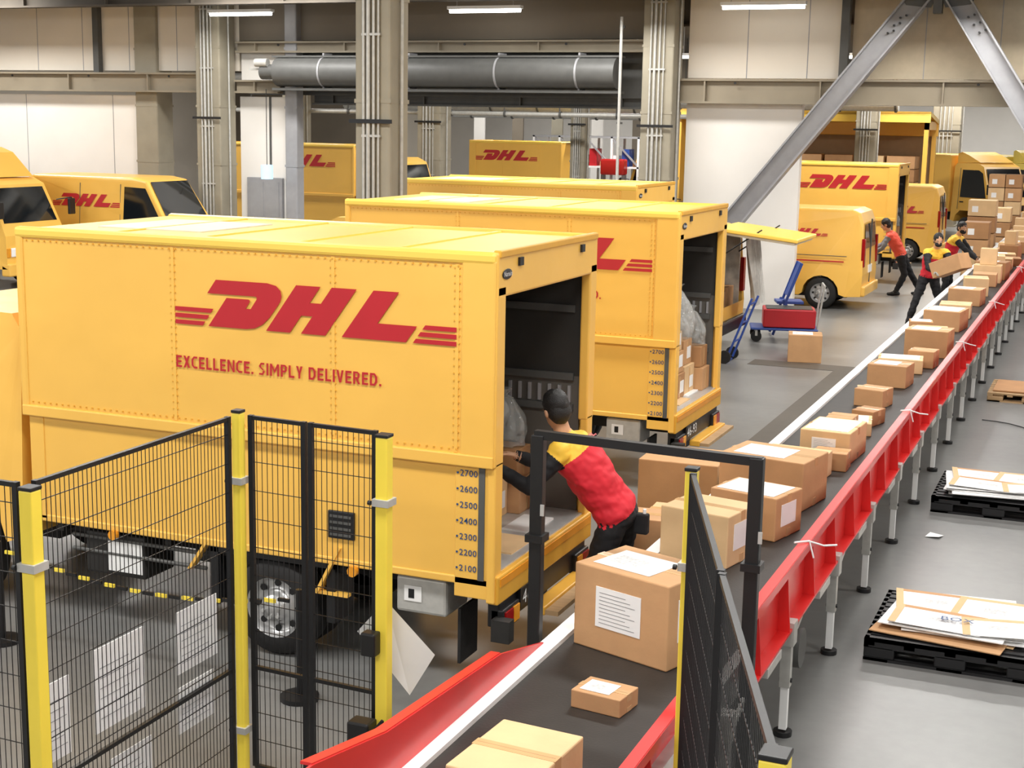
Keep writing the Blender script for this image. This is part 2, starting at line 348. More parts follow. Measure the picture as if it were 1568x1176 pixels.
        b.box(2.6,3.1,y0,y1,.36,.66,CHAS,bev=.02); b.box(2.62,2.9,*so(yo,yo+s_*.006),.4,.62,SHT)
        for xl in(.95,2.8): b.cyl((xl,s_*(h-.03),bot-.04),(xl,s_*(h+.01),bot-.04),.035,ALAMP,10)
        yv=s_*(h-g)
        b.box(.94,1.13,*so(yv,yv+s_*.02),.88,1.06,BLK,bev=.006)
        for i in range(4): b.box(.96,1.11,*so(yv+s_*.02,yv+s_*.028),.9+i*.04,.915+i*.04,STLD)
        b.box(-.05,.04,*so(s_*(h-.1),s_*(h-.36)),.4,.54,BLK,bev=.01)
        b.box(-.06,-.05,*so(s_*(h-.12),s_*(h-.24)),.42,.52,RLAMP)
        b.box(-.06,-.05,*so(s_*(h-.25),s_*(h-.34)),.42,.52,ALAMP)
        b.box(.25,.27,*so(s_*.49,s_*.75),.14,.5,RUB)
    b.box(-.02,.06,-h+.1,h-.1,.42,.6,BLK,bev=.01)
    b.box(-.13,-.02,-h+.15,h-.6,.36,.42,YELD,bev=.01); b.box(-.22,-.13,-h+.15,h-.6,.37,.40,WOOD)
    b.box(-.05,-.044,.1,.5,.47,.6,BLK); b.box(-.044,-.02,.12,.48,.48,.59,BLK)
    b.text("46-93",(-.053,.47,.49),-Y,Z,.09,SHT,width=.33)
    b.box(-.12,.0,h-.1,h-.02,.36,.5,CHAS)
    if hascab: cab(b,L+.08,W-.06,fair,top=cabtop)
    s_=near; q=s_*(h+.0085); u=V((-s_,0,0)); xl=lx if lx is not None else(2.24 if s_>0 else .24)
    logo(b,(xl,q,2.17+top-2.74),u,Z,2.0)
    if slog: strokes(b,"EXCELLENCE. SIMPLY DELIVERED.",(2.24,s_*(h+.0095),1.885+top-2.74),u,Z,.078,1.5,RED)
    qq=s_*(h-g+.012)
    for i,v_ in enumerate((2700,2600,2500,2400,2300,2200,2100)):
        z=mid-.095-.0995*i
        b.text("%d"%v_,(.215,qq,z),u,Z,.038,BLUT,width=.115,bold=.008); b.box(.225,.237,*so(qq,qq+s_*.002),z+.012,z+.024,BLUT)
    if near==1 and detail:
        b.ell((-.024,h-.13,top-.135),(V((.004,0,0)),V((0,.075,0)),V((0,0,.032))),BLK,20,8); b.text("Nanxin",(-.0295,h-.07,top-.147),-Y,Z,.03,SHT,width=.12)
    if cargo:
        rr=random.Random(11); z0=bot+.06
        for (x0,y0,w,d,hh,zz,mm) in ((cx,.28,.4,.4,.34,0,CARD),(cx,.30,.36,.36,.30,.34,CARD3),(cx+.03,.28,.34,.34,.2,.64,CARD2),(cx+.02,-.12,.4,.38,.26,0,CARD3),(cx+.04,-.12,.36,.34,.22,.26,CARD),(cx+.06,-.1,.3,.3,.2,.48,CARD2),(cx+.03,-.5,.4,.36,.3,0,CARD2),(cx+.06,-.48,.34,.3,.26,.3,CARD),
            (cx-.06,-.78,.36,.27,.24,0,CARD),(cx-.03,-.77,.3,.25,.22,.24,CARD3),(cx+.5,-.75,.5,.6,.5,0,CARD3),(cx+.5,-.1,.5,.6,.6,0,CARD),(cx+.5,-.75,.4,.5,.4,.5,CARD),(cx+.5,-.15,.4,.5,.3,.6,CARD3),(cx+1.1,-.75,.6,1.4,.7,0,CARD3)):
            b.box(x0,x0+w,y0,y0+d,z0+zz,z0+zz+hh-.004,mm,bev=.006)
            b.box(x0-.003,x0,y0+d*.45,y0+d*.55,z0+zz+.02,z0+zz+hh-.03,TAPE)
            if rr.random()<.6: b.box(x0-.004,x0,y0+.05,y0+.18,z0+zz+.06,z0+zz+.18,SHT)
        b.film((cx+.2,.42,z0+.84),.34,.36,.42,WRAP,1)
        b.film((cx+.1,.1,z0+.69),.34,.4,.5,WRAP,2.3)
        b.film((cx+.2,-.33,z0+.57),.36,.34,.55,WRAP,4.1)
        b.film((cx+.12,-.63,z0+.47),.3,.28,.4,WRAP,5.7)
        # cargo net hanging from the rail
        for i in range(7): b.bar((cx+.34,-.7+i*.2,z0+.5),(cx+.34,-.7+i*.2,2.15),.008,.008,BLK)
        for i in range(8): b.bar((cx+.34,-.72,z0+.5+i*.125),(cx+.34,.52,z0+.5+i*.125),.008,.008,BLK)
        b.box(.12,.34,-.5,-.1,z0,z0+.012,SHT); b.box(.06,.3,.0,.4,z0,z0+.01,CARD2)
    return b.done()
def R180(xr,yn,W=1.75): return TR(xr,yn+W/2,0,180)
box_truck("box_truck",R180(-3.31,7.70),top=2.745,mid=1.48,cx=.44)
box_truck("box_truck",R180(-3.74,13.0),top=2.70,mid=1.45,cx=.14)
box_truck("box_truck",R180(-5.86,18.3),top=2.70,mid=1.45,cabtop=2.1)
# ------------------------------------------------------------------ vans
def van(name,M,L=4.6,W=1.7,H=1.98,open_rear=False,side=1,paint=None,logos=True,stripe=True,logow=1.3,lx=None,sidewin=False,lz=1.32):
    p=paint or YEL; b=B(name,M); h=W/2
    prof=[(0,.28),(-.02,.7),(.03,H-.25),(.1,H-.06),(.25,H),(L-1.55,H),(L-1.2,H-.06),(L-.62,1.22),(L-.12,1.0),(L,.8),(L,.35),(L-.1,.26),(L-.45,.26)]
    arch=lambda cx:[(cx+.36*math.cos(a),.3+.36*math.sin(a)) for a in [math.pi*i/8 for i in range(9)]]
    prof+= arch(L-.85)+[(L-1.3,.26),(1.2,.26)]+arch(.78)+[(.3,.26)]
    n=len(prof); bm=bmesh.new()
    for sgn in(-1,1):
        for q in prof:
            z=q[1]; ins=.13*max(0,(z-1.0))/(H-1) if z>1.0 else 0
            bm.verts.new((q[0],sgn*(h-ins),z))
    vv=list(bm.verts)
    bm.faces.new(vv[:n][::-1]); bm.faces.new(vv[n:])
    for i in range(n):
        if open_rear and i in(1,2): continue
        bm.faces.new((vv[i],vv[(i+1)%n],vv[n+(i+1)%n],vv[n+i]))
    bmesh.ops.recalc_face_normals(bm,faces=bm.faces)
    if not open_rear:
        eds=[e for e in bm.edges if e.verts[0].co.z>1.2 and e.verts[1].co.z>1.2 and abs(e.verts[0].co.y)>.3 and (e.verts[0].co.y*e.verts[1].co.y>0)]
        bmesh.ops.bevel(bm,geom=eds,offset=.06,segments=3,profile=.5,affect='EDGES')
    b.bm(bm,p)
    yy=lambda z,s_,e=.008:s_*(h-.13*max(0,z-1.0)/(H-1)+e)
    for s_ in(-1,1):
        q=[(L-1.75,1.12),(L-1.75,H-.2),(L-1.22,H-.22),(L-.78,1.3),(L-.72,1.12)]
        b.add([V((x,yy(z,s_),z)) for x,z in q],[tuple(range(5))],GLS)
        if sidewin:
            for a,c in((.2,1.35),(1.45,2.7)): b.add([V((x,yy(z,s_),z)) for x,z in((a,1.15),(a,H-.22),(c,H-.22),(c,1.15))],[(0,1,2,3)],GLS)
        for xx in(L-1.85,1.5): b.bar((xx,yy(.45,s_),.45),(xx,yy(H-.15,s_),H-.15),.01,.012,STLD)
        b.bar((.3,yy(1.05,s_),1.05),(L-1.85,yy(1.05,s_),1.05),.012,.012,STLD)
        b.box(L-1.78,L-1.62,*so(yy(1.02,s_,0),yy(1.02,s_,.03)),1.0,1.04,BLK)
        b.box(1.3,L-1.3,*so(s_*h,s_*(h+.01)),.42,.5,BLK)
        b.box(L-.95,L-.8,*so(s_*h,s_*(h+.2)),1.15,1.35,BLK,bev=.03)
        wheel(b,(L-.85,s_*(h-.1),.31),(0,s_,0),.31,.19); wheel(b,(.78,s_*(h-.1),.31),(0,s_,0),.31,.19)
        b.box(-.035,.03,*so(yy(1.2,s_,-.0),yy(1.2,s_,-.13)),.85,1.4,RLAMP,bev=.01)
        b.box(L-.1,L+.01,*so(s_*(h-.05),s_*(h-.35)),.72,.9,SHT,bev=.03)
    a=V((L-1.17,0,H-.1)); c=V((L-.66,0,1.27)); nr=V((.58,0,.5)).normalized()*.02
    b.add([a+nr+V((0,-h+.2,0)),a+nr+V((0,h-.2,0)),c+nr+V((0,h-.12,0)),c+nr+V((0,-h+.12,0))],[(0,1,2,3)],GLS)
    b.box(-.08,.12,-h+.02,h-.02,.28,.48,BLK if open_rear else p,bev=.03); b.box(L-.1,L+.05,-h+.02,h-.02,.26,.5,BLK,bev=.03)
    b.box(.3,L-.3,-h+.25,h-.25,.22,.32,CHAS)
    if not open_rear:
        b.add([V((-.02,-h+.2,1.2)),V((.015,-h+.27,H-.28)),V((.015,h-.27,H-.28)),V((-.02,h-.2,1.2))],[(3,2,1,0)],GLS)
        b.box(-.03,0,-.01,.01,.5,H-.2,STLD); b.box(-.035,-.01,-.18,.18,.7,.85,SHT)
    else:
        b.box(.02,L-2,-h+.05,h-.05,.55,.6,INT)
        for s_ in(-1,1): b.box(.03,L-2,*so(s_*(h-.2),s_*(h-.18)),.6,H-.15,mat("van_lining_white",C(215,212,204),.35,var=.3,scale=5,bump=.8,bscale=6))
        b.box(L-2.05,L-2,-h+.2,h-.2,.6,H-.1,INTD)
        tg=mat("tailgate_trim",C(226,222,205),.35,var=.1)
        T=Matrix.Translation((.12,0,H-.02))@Matrix.Rotation(math.radians(-6),4,'Y')
        b.box(-1.3,0,-h+.12,h-.12,-.02,.04,YELR,bev=.015,T=T); b.box(-1.25,-.05,-h+.16,h-.16,-.06,-.02,tg,T=T)
        b.box(-1.1,-.55,-h+.3,h-.3,-.075,-.06,GLS,T=T)
        for s_ in(-1,1): b.cyl((.05,s_*(h-.22),H-.45),(-.6,s_*(h-.22),H-.0),.012,BLK,6)
        for (x0,y0,w,d,hh) in((.1,-.6,.5,.4,.35),(.1,-.1,.4,.5,.3),(.7,-.6,.5,1.1,.6)): b.box(x0,x0+w,y0,y0+d,.6,.6+hh,CARD,bev=.006)
        # dust sheet hung from the lifted tailgate
        dsm=mat("white_curtain",C(222,220,214),.4,var=.15,scale=8); ny=24
        vs=[]
        for j in range(8):
            for i in range(ny+1):
                y=-h+.2+(2*h-.4)*i/ny*.55; vs.append(V((-.25+.05*math.sin(i*1.4+j*.3)-.02*j,y,H-.12-j*.16)))
        b.add(vs,[(j*(ny+1)+i,j*(ny+1)+i+1,(j+1)*(ny+1)+i+1,(j+1)*(ny+1)+i) for j in range(7) for i in range(ny)],dsm,True)
    if logos:
        s_=side; u=V((-s_,0,0)); x0=lx if lx is not None else (1.3 if s_<0 else 1.3+logow)
        z0=lz; e=.014
        w_=V((0,yy(z0+.2,s_)-yy(z0,s_),.2)).normalized()
        logo(b,(x0,yy(z0,s_,e),z0),u,w_,logow)
        if stripe: b.box(.35,L-1.9,*so(s_*h,s_*(h+.006)),.93,.955,RED)
    return b.done()
WVAN=mat("white_van_paint",C(226,226,222),.3,coat=.3)
van("delivery_van",TR(-21.9,25.75,0,0),L=4.4,W=1.69,H=2.22,side=-1,logow=1.75,lx=.8,stripe=False,lz=1.58)
van("white_van",TR(-27.5,26.3,0,0),L=4.2,W=1.6,H=2.1,paint=WVAN,logos=False)
b=B("parked_truck",TR(-25.1,23.3,0,0))
b.box(0,3.2,-.9,.9,.8,2.8,YEL,bev=.03); cab(b,3.3,1.75,True,top=2.2); b.box(0,3.4,-.4,.4,.5,.8,CHAS)
for s_ in(-1,1): wheel(b,(1.2,s_*.75,.35),(0,s_,0),.35,.22)
logo(b,(.5,-.91,2.1),X,Z,2.0); b.done()
box_truck("box_truck",TR(-22.3,33.9,0,0),L=4.1,top=2.85,mid=1.55,near=-1,detail=False,cargo=False,slog=False,cabtop=2.55,lx=1.55)
box_truck("box_truck",TR(-18.15,41.0,0,0),L=2.95,top=2.95,mid=1.6,near=-1,detail=False,cargo=False,slog=False,hascab=False,lx=.2)
van("cargo_van",TR(-5.55,22.4,0,180),open_rear=True,side=1,logos=False,L=4.4,W=1.7,H=1.95,sidewin=True)
van("delivery_van",TR(-4.45,29.15,0,180),L=4.5,W=1.7,H=1.95,side=1,logow=.95,lx=1.65,lz=1.42)
box_truck("box_truck",R180(-4.6,33.6),top=2.72,mid=1.47,slog=False,detail=False,cx=.14)
van("delivery_van",TR(-4.3,40.4,0,180),L=4.5,W=1.7,H=2.05,side=1,logow=1.2,lx=1.6)
b=B("wing_body_truck",TR(-5.4,46.0,0,180)); 
b.box(0,7.6,-1.1,1.1,.95,1.1,STLD); b.box(0,7.6,-1.1,-1.04,1.1,3.3,mat("wing_liner_brown",C(150,120,86),.6))
b.box(-.05,.08,-1.1,-.9,1.0,3.75,YEL);b.box(-.05,.08,.95,1.1,1.0,3.75,YEL);b.box(-.05,.08,-1.1,1.1,3.5,3.75,YEL);b.box(7.55,7.65,-1.1,1.1,1.0,3.75,YEL)
b.box(-.1,7.7,-1.1,-.95,3.3,3.75,YEL,bev=.03)
T=Matrix.Translation((0,-1.0,3.7))@Matrix.Rotation(math.radians(6),4,'X')
b.box(-.1,7.7,0,2.2,-.02,.1,YELR,T=T); b.box(-.1,7.7,2.15,2.2,-.22,.1,YELR,T=T)
for i in range(7): 
    for j in range(4):
        if (i*3+j)%5: b.box(.4+i*.95,.4+i*.95+.85,-.9,.2,1.11+j*.4,1.11+j*.4+.38,(CARD,CARD2,CARD3)[(i+j)%3],bev=.01)
for xx in(1,2,6.5):
    for s_ in(-1,1): wheel(b,(xx,s_*.95,.45),(0,s_,0),.45,.28)
b.box(.2,7.4,-.4,.4,.6,.95,CHAS); cab(b,7.8,2.1,True,top=2.7); b.done()
def farcab(name,x,y,rot,paint,fair,top):
    b=B(name,TR(x,y,0,rot)); b.box(-4.5,-.1,-1.0,1.0,.8,top+.25,paint,bev=.04); b.box(-4.5,0,-.4,.4,.5,.8,CHAS)
    cab(b,0,1.95,fair,paint=paint,top=top)
    for s_ in(-1,1): wheel(b,(-3.2,s_*.85,.38),(0,s_,0),.38,.25)
    b.done()
OLV=mat("olive_yellow_paint",C(196,170,70),.4)
farcab("lorry",-4.6,51.5,-35,YEL,True,2.45); farcab("lorry",-3.2,60,-55,OLV,True,2.3); farcab("lorry",-.4,57,-75,YEL,False,2.2)
# ------------------------------------------------------------------ room
def slab(name,x0,x1,y0,y1,z0,z1,m):
    b=B(name); b.box(x0,x1,y0,y1,z0,z1,m); return b.done()
XL,XR=-34,12
slab("floor",XL,XR,-6,72,-.1,0,FLOOR)
slab("ceiling",XL,XR,-6,72,6.4,6.5,CEIL)
slab("wall_left",XL-.2,XL,-6,72,0,6.4,WHT2)
slab("wall_right",XR,XR+.2,-6,72,0,6.4,WHT2)
slab("wall_far",XL,XR,72,72.2,0,6.4,WHT)
YW=27.6
b=B("wall_back")
def seams(x0,x1,z0,z1,step,y=YW,m=STL):
    x=x0+step
    while x<x1-.1: b.box(x-.008,x+.008,y-.004,y,z0,z1,m); x+=step
b.box(XL,-20.86,YW,YW+.2,0,3.95,WHT); seams(XL,-20.86,0,3.95,2.5)
b.box(-18.06,-16.9,YW,YW+.2,0,3.95,WHT); b.box(-17.3,-17.26,YW-.03,YW,2.25,3.95,STLD)
b.box(-7.87,-5.62,YW,YW+.2,0,3.95,WHT)
b.box(XL,-18.06,YW,YW+.2,4.5,6.4,WHT2); seams(XL,-18.06,4.5,6.4,1.3)
b.box(-18.06,-8.6,YW+.0,YW+.2,5.15,6.4,WALLB)
b.box(-18.0,-8.6,YW+.3,YW+.4,4.0,5.15,STLD)
b.box(-18.0,-16.9,YW-.02,YW+.1,4.3,4.9,WHT)
b.box(-7.87,-4.95,YW,YW+.2,4.4,6.4,WHT2); seams(-7.87,-4.95,4.4,6.4,1.15)
b.box(-4.75,XR,YW,YW+.2,4.4,6.4,mat("tan_wall",C(190,176,152),.7))
seams(-4.75,XR,4.4,6.4,1.3)
b.box(4.0,XR,YW,YW+.2,0,4.4,WHT); b.done()
def ibeam(name,x0,x1,y,z0,z1,m,bolts=False):
    b=B(name)
    b.box(x0,x1,y-.02,y+.02,z0,z1,m); b.box(x0,x1,y-.12,y+.12,z1-.04,z1,m); b.box(x0,x1,y-.12,y+.12,z0,z0+.04,m)
    x=x0+.5
    while x<x1: 
        b.box(x-.015,x+.015,y-.11,y+.11,z0,z1,m)
        if bolts: b.cyl((x+.6,y-.12,z1-.08),(x+.6,y-.14,z1-.08),.025,BLK,8)
        x+=2.2
    return b.done()
ibeam("beam",XL,-18.8,27.4,4.02,4.45,BEAM,True); ibeam("beam",-18.0,-16.9,27.4,4.02,4.3,BEAM)
ibeam("beam",-18.0,-8.7,27.45,4.88,5.12,BEAM,True); ibeam("beam",-7.95,XR,27.4,3.92,4.38,BEAM,True)
ibeam("beam",XL,XR,26.0,5.78,6.38,CEIL); ibeam("beam",XL,XR,31,5.6,6.3,CEIL)
ibeam("beam",-16.4,-8.7,28.0,3.8,4.05,STLD)
b=B("mullion"); b.box(-21.9,-21.75,27.45,27.6,4.45,6.4,STLD); b.done()
b=B("mullion"); b.box(-4.95,-4.8,27.4,27.6,4.38,6.4,STLD); b.done()
def column(name,xc,y,w,m=COLM,cond=True,top=6.4):
    b=B(name); h=w/2
    b.box(xc-h,xc+h,y-h,y+h,0,top,m,bev=.03)
    b.box(xc-h-.06,xc+h+.06,y-h-.06,y+h+.06,0,.05,m)
    for z in(1.2,2.45,3.7,4.95,6.1): b.box(xc-h-.006,xc+h+.006,y-h-.006,y+h+.006,z,z+.05,m)
    if cond:
        for i,dx in enumerate((-.13,-.05,.04,.12)):
            r=(.02,.028,.02,.014)[i]
            b.cyl((xc+dx*w/.6,y-h-.035,.3),(xc+dx*w/.6,y-h-.035,top-.1),r,GALV,8)
        z=.8
        while z<top: b.box(xc-.16*w/.6,xc+.15*w/.6,y-h-.05,y-h,z,z+.03,GALV); z+=1.24
        b.box(xc-h-.05,xc+h+.05,y-h-.07,y-h-.05,3.45,3.5,BLK)
        b.cyl((xc+h+.03,y,.3),(xc+h+.03,y,top-.1),.022,GALV,8)
    return b.done()
column("column",-8.69,16.5,.5)
column("column",-18.42,27.2,.62); column("column",-8.27,27.2,.62)
column("column",-20.5,27.8,.6,cond=False); column("column",-21.8,36.2,.6)
column("column",-17.35,36,.7); column("column",-13.85,38,.42); column("column",-7.0,44,.6); column("column",-6.0,56,1.0)
column("column",-16.65,27.55,.3,m=STL,cond=False)
b=B("service_pipe"); b.cyl((-8.95,26.7,0),(-8.95,26.7,5.5),.03,GALV,10); b.cyl((-8.95,26.7,0),(-8.95,26.7,.04),.09,GALV,12)
for z in(1.5,3.5,5.3): b.box(-9.0,-8.9,26.72,26.78,z,z+.04,STLD)
b.done()
b=B("shutter_housing"); b.cyl((-16.7,27.0,4.46),(-9.1,27.0,4.46),.3,STLD,24)
b.box(-16.8,-9.05,26.9,27.3,4.76,4.8,STLD); b.box(-16.8,-9.05,26.9,27.3,4.08,4.13,STLD)
for x in(-15.6,-13.6,-11.6,-9.9): b.cyl((x,27.0,4.46),(x+.04,27.0,4.46),.31,STL,24); b.box(x,x+.04,26.95,27.3,4.1,4.85,STL)
b.cyl((-17.1,27.0,4.46),(-16.7,27.0,4.46),.16,STLD,16); b.cyl((-17.2,26.9,4.65),(-16.9,26.9,4.65),.09,GALV,12); b.box(-17.4,-17.0,26.95,27.1,4.5,4.54,GALV)
b.done()
b=B("door_1"); b.box(-17.85,-16.95,27.5,27.59,0,2.2,STL,bev=.01); dg=mat("door_grey",C(150,150,152),.5)
b.box(-17.78,-17.43,27.49,27.5,.1,2.1,dg); b.box(-17.38,-17.03,27.49,27.5,.1,2.1,dg)
b.box(-17.44,-17.37,27.44,27.5,1.0,1.1,ALU); b.done()
b=B("hanging_lamp"); b.cyl((-16.95,26.9,2.2),(-16.95,26.9,2.5),.13,mat("lamp_blueglow",C(170,215,250),.4,emit=1.),12); b.cyl((-16.95,26.9,2.5),(-16.95,26.9,4.1),.008,BLK,6); b.done()
b=B("diagonal_brace")
def brace(p0,p1):
    p0=V(p0);p1=V(p1); d=(p1-p0).normalized(); n=d.cross(Y).normalized()
    b.bar(p0,p1,.34,.04,STL,up=Y); 
    for s_ in(-1,1): b.bar(p0+n*.17*s_,p1+n*.17*s_,.03,.3,STL,up=Y)
brace((-3.4,26.8,5.9),(-8.0,26.8,.05)); brace((-2.95,26.8,5.9),(.9,26.8,.05))
b.prism([(-.9,0),(.9,0),(.55,-.55),(.12,-.6),(0,-.3),(-.12,-.6),(-.55,-.55)],(-3.17,26.75,6.2),X,Z,Y,.03,STLD)
b.box(-3.25,-3.1,26.7,26.9,5.5,6.4,STLD)
for (cx,cz,an) in((-3.75,5.45,-1),(-2.6,5.45,1)):
    for i in range(3):
        for j in(-1,1): b.cyl((cx+an*i*.1+j*.05,26.7,cz-i*.13+.02*j),(cx+an*i*.1+j*.05,26.76,cz-i*.13+.02*j),.02,BLK,6)
b.box(-8.3,-7.8,26.55,27.05,0,.06,STL); b.box(.65,1.15,26.55,27.05,0,.06,STL)
b.done()
b=B("pipe_rack")
for (x0,x1,y,z,r) in((-24,-13.5,43,4.05,.22),(-24,-11,49,4.5,.15),(-13.0,-6,43,4.2,.2),(-3.0,9,50,3.95,.3),(-24,9,52,4.9,.12),(-26,-15,38,4.7,.12),(-24,-8,36.5,3.72,.06),(-24,-6,48.5,3.75,.1)):
    b.cyl((x0,y,z),(x1,y,z),r,GALV,16); x=x0+.5
    while x<x1: b.cyl((x,y,z),(x+.06,y,z),r+.03,STLD,16); b.cyl((x,y,z),(x,y,6.4),.02,STLD,6); x+=1.6
b.done()
b=B("wall_divider"); b.box(XL,-26,50,50.2,0,6.4,WALLB); b.box(-26,-12,58,58.2,4.4,6.4,WALLB); b.box(-26,-12,58,58.2,0,1.2,WALLB); 
for i in range(8): b.box(-26+i*1.8,-25.5+i*1.8,57.9,58,1.2,4.4,(WHT,WALLB,COLM)[i%3])
b.done()
b=B("blue_shutter"); b.box(-1.9,5,66,66.2,0,4.0,mat("blue_shutter_paint",C(180,208,230),.5)); 
for i in range(20): b.box(-1.9,5,65.96,66,i*.2,i*.2+.02,STL)
b.done()
b=B("sorting_machine"); 
for i in range(5): 
    x=-17.9+i*.9; b.box(x,x+.07,44.6,44.67,0,3.1,SHT); b.box(x,x+.07,45.9,45.97,0,3.1,SHT); b.bar((x,44.63,3.1),(x+.9,44.63,2.2),.05,.05,STL)
for z in(1.2,2.1,3.05): b.box(-17.9,-14.2,44.6,45.97,z,z+.06,(STL,GALV,SHT)[int(z)%3]); 
for i in range(10): b.box(-17.8+i*.37,-17.55+i*.37,44.7,45.2,2.16,2.16+.15+.2*((i*7)%3),(RED,CARD,SHT,BLU,CARD3)[i%5])
b.box(-15.4,-14.6,44.2,44.6,1.9,2.4,REDR,bev=.05); b.box(-15.4,-15.3,44.3,44.5,0,1.9,STL); b.box(-14.7,-14.6,44.3,44.5,0,1.9,STL); b.box(-18.9,-18.2,44,44.7,0,2.3,BLU); b.done()
def fixture(x,y,z,L=1.5):
    b=B("ceiling_lamp"); 
    b.box(x-L/2-.03,x+L/2+.03,y-.08,y+.08,z+.03,z+.09,SHT); b.cyl((x-L/2,y,z),(x+L/2,y,z),.04,TUBE,10)
    for s_ in(-1,1): b.cyl((x+s_*L*.4,y,z+.09),(x+s_*L*.4,y,6.4),.008,GALV,6)
    b.done()
for x in(-17.3,-11.7,-6.2,-.8): fixture(x,26.5,5.63)
for x in(-22,-16,-11,-6,-1.5): fixture(x,36,5.2)
for x in(-24,-18,-12,-6,-1.5): fixture(x,48,5.0); 
for x in(-20,-14,-8,-2): fixture(x,60,4.8)
def area(x,y,z,sx,sy,e,col=(1,.978,.94)):
    l=bpy.data.lights.new("area","AREA"); l.shape='RECTANGLE'; l.size=sx; l.size_y=sy; l.energy=e; l.color=col
    o=bpy.data.objects.new("strip_light",l); COL.objects.link(o); o.location=(x,y,z)
for y in(-2,5,12,19,25):
    for x in(-24,-16,-9,-2,5): area(x,y,6.25 if y<24 else 6.3,3.2,.8,310)
for y in(32,42,54,65):
    for x in(-24,-14,-5,4): area(x,y,6.3,3.2,.6,480)
# ------------------------------------------------------------------ conveyor
b=B("belt_conveyor")
y0,y1=3.2,52
b.box(-2.54,-1.66,y0,y1,.69,.75,BELT)
b.box(-2.63,-2.54,y0,y1,.62,.775,SHT); b.box(-2.635,-2.60,y0,y1,.55,.64,STLD)
b.box(-1.66,-1.60,y0,y1,.58,.76,ALU); b.box(-2.5,-1.7,y0,y1,.6,.64,STLD)
def rail(ya,yb,zt,xo):
    b.box(xo-.006,xo+.006,ya,yb,.66,zt,REDR)
    b.box(xo,xo+.055,ya,yb,zt-.01,zt+.004,REDR); b.box(xo,xo+.08,ya,yb,.655,.67,REDR)
    b.box(xo+.05,xo+.058,ya,yb,zt-.05,zt,REDR)
    y=ya+.1
    while y<yb:
        b.add([V((xo,y,.67)),V((xo+.08,y,.67)),V((xo+.05,y,zt-.01)),V((xo,y,zt-.01)),V((xo,y+.008,.67)),V((xo+.08,y+.008,.67)),V((xo+.05,y+.008,zt-.01)),V((xo,y+.008,zt-.01))],
              [(0,1,2,3),(7,6,5,4),(1,5,6,2)],REDR); y+=.72
rail(7.0,51.5,1.04,-1.585)
rail(3.2,6.35,.93,-1.66)
b.prism([(3.2,.74),(6.75,.74),(6.8,.78),(6.22,.915),(5.01,.99),(4.41,1.10),(3.2,1.15)],(-2.62,0,0),Y,Z,X,.012,REDR)
b.bar((-2.64,5.01,.99),(-2.64,6.22,.915),.05,.012,REDR); b.bar((-2.64,4.41,1.10),(-2.64,5.01,.99),.05,.012,REDR)
for y in(3.6,4.5,5.1,5.7): b.box(-2.66,-2.62,y,y+.01,.7,.95,REDR)
y=5.04
while y<51:
    for xx in(-1.54,-2.58):
        b.box(xx-.03,xx+.03,y-.03,y+.03,.3,.68,GALV); b.box(xx-.022,xx+.022,y-.022,y+.022,.04,.32,SHT)
        b.cyl((xx,y,0),(xx,y,.03),.055,BLK,12); b.box(xx-.045,xx+.045,y-.05,y+.05,.56,.7,GALV)
        b.cyl((xx-.035,y,.34),(xx+.04,y,.34),.015,BLK,6)
    b.box(-2.56,-1.56,y-.02,y+.02,.46,.5,GALV)
    b.bar((-1.54,y,.5),(-1.54,y+.38,.62),.02,.03,GALV)
    y+=1.45
y=5.8
while y<51: b.box(-1.6,-1.5,y,y+.34,.6,.65,GALV); y+=1.45
b.cyl((-1.57,8.2,.45),(-1.5,8.2,.45),.12,STLD,14)
b.done()
b=B("cable_ties")
for y in(8.4,12.9,17.5,22,28): b.tube([(-1.53,y,1.05),(-1.45,y+.05,1.02),(-1.4,y+.2,.99)],.006,SHT,6); b.tube([(-1.53,y,1.052),(-1.6,y-.1,1.06)],.006,SHT,6); b.tube([(-1.53,y,1.05),(-1.5,y,.95)],.006,SHT,6)
b.done()
# ------------------------------------------------------------------ cardboard boxes
def cbox(cx,cy,z,w,d,h,rot=0,m=None,label='',name="cardboard_box"):
    b=B(name,TR(cx,cy,z,rot)); m=m or CARD
    b.box(-w/2,w/2,-d/2,d/2,.001,h,m,bev=min(.008,h*.05))
    e=.0015; tw=min(.03,d*.12)
    b.box(-w/2-e,w/2+e,-tw,tw,h-min(.06,h*.4),h+e,TAPE); b.box(-w/2-e,w/2+e,-tw,tw,.004,min(.06,h*.3),TAPE)
    b.box(-w/2+.01,w/2-.01,-.0015,.0015,h,h+e+.0005,CARD3)
    if 't' in label: b.box(-w*.38,w*.22,-d*.36,d*.3,h+e,h+e*2,SHT); b.box(-w*.3,w*.0,-d*.2,d*.1,h+e*2,h+e*2.5,LBL)
    if 'T' in label: b.box(-w*.44,w*.42,-d*.42,d*.42,h+e,h+e*2,SHT)
    if 'f' in label: 
        b.box(-w*.26,w*.22,-d/2-e*2,-d/2-e*.2,h*.3,h*.78,SHT)
        for k in range(9): b.box(-w*.22,w*(.16-.05*(k%3)),-d/2-e*2.6,-d/2-e*2,h*(.35+.045*k),h*(.358+.045*k),STL)
    if 'r' in label: b.box(w/2+e*.2,w/2+e*2,-d*.3,d*.25,h*.3,h*.8,SHT)
    return b.done()
BZ=.75
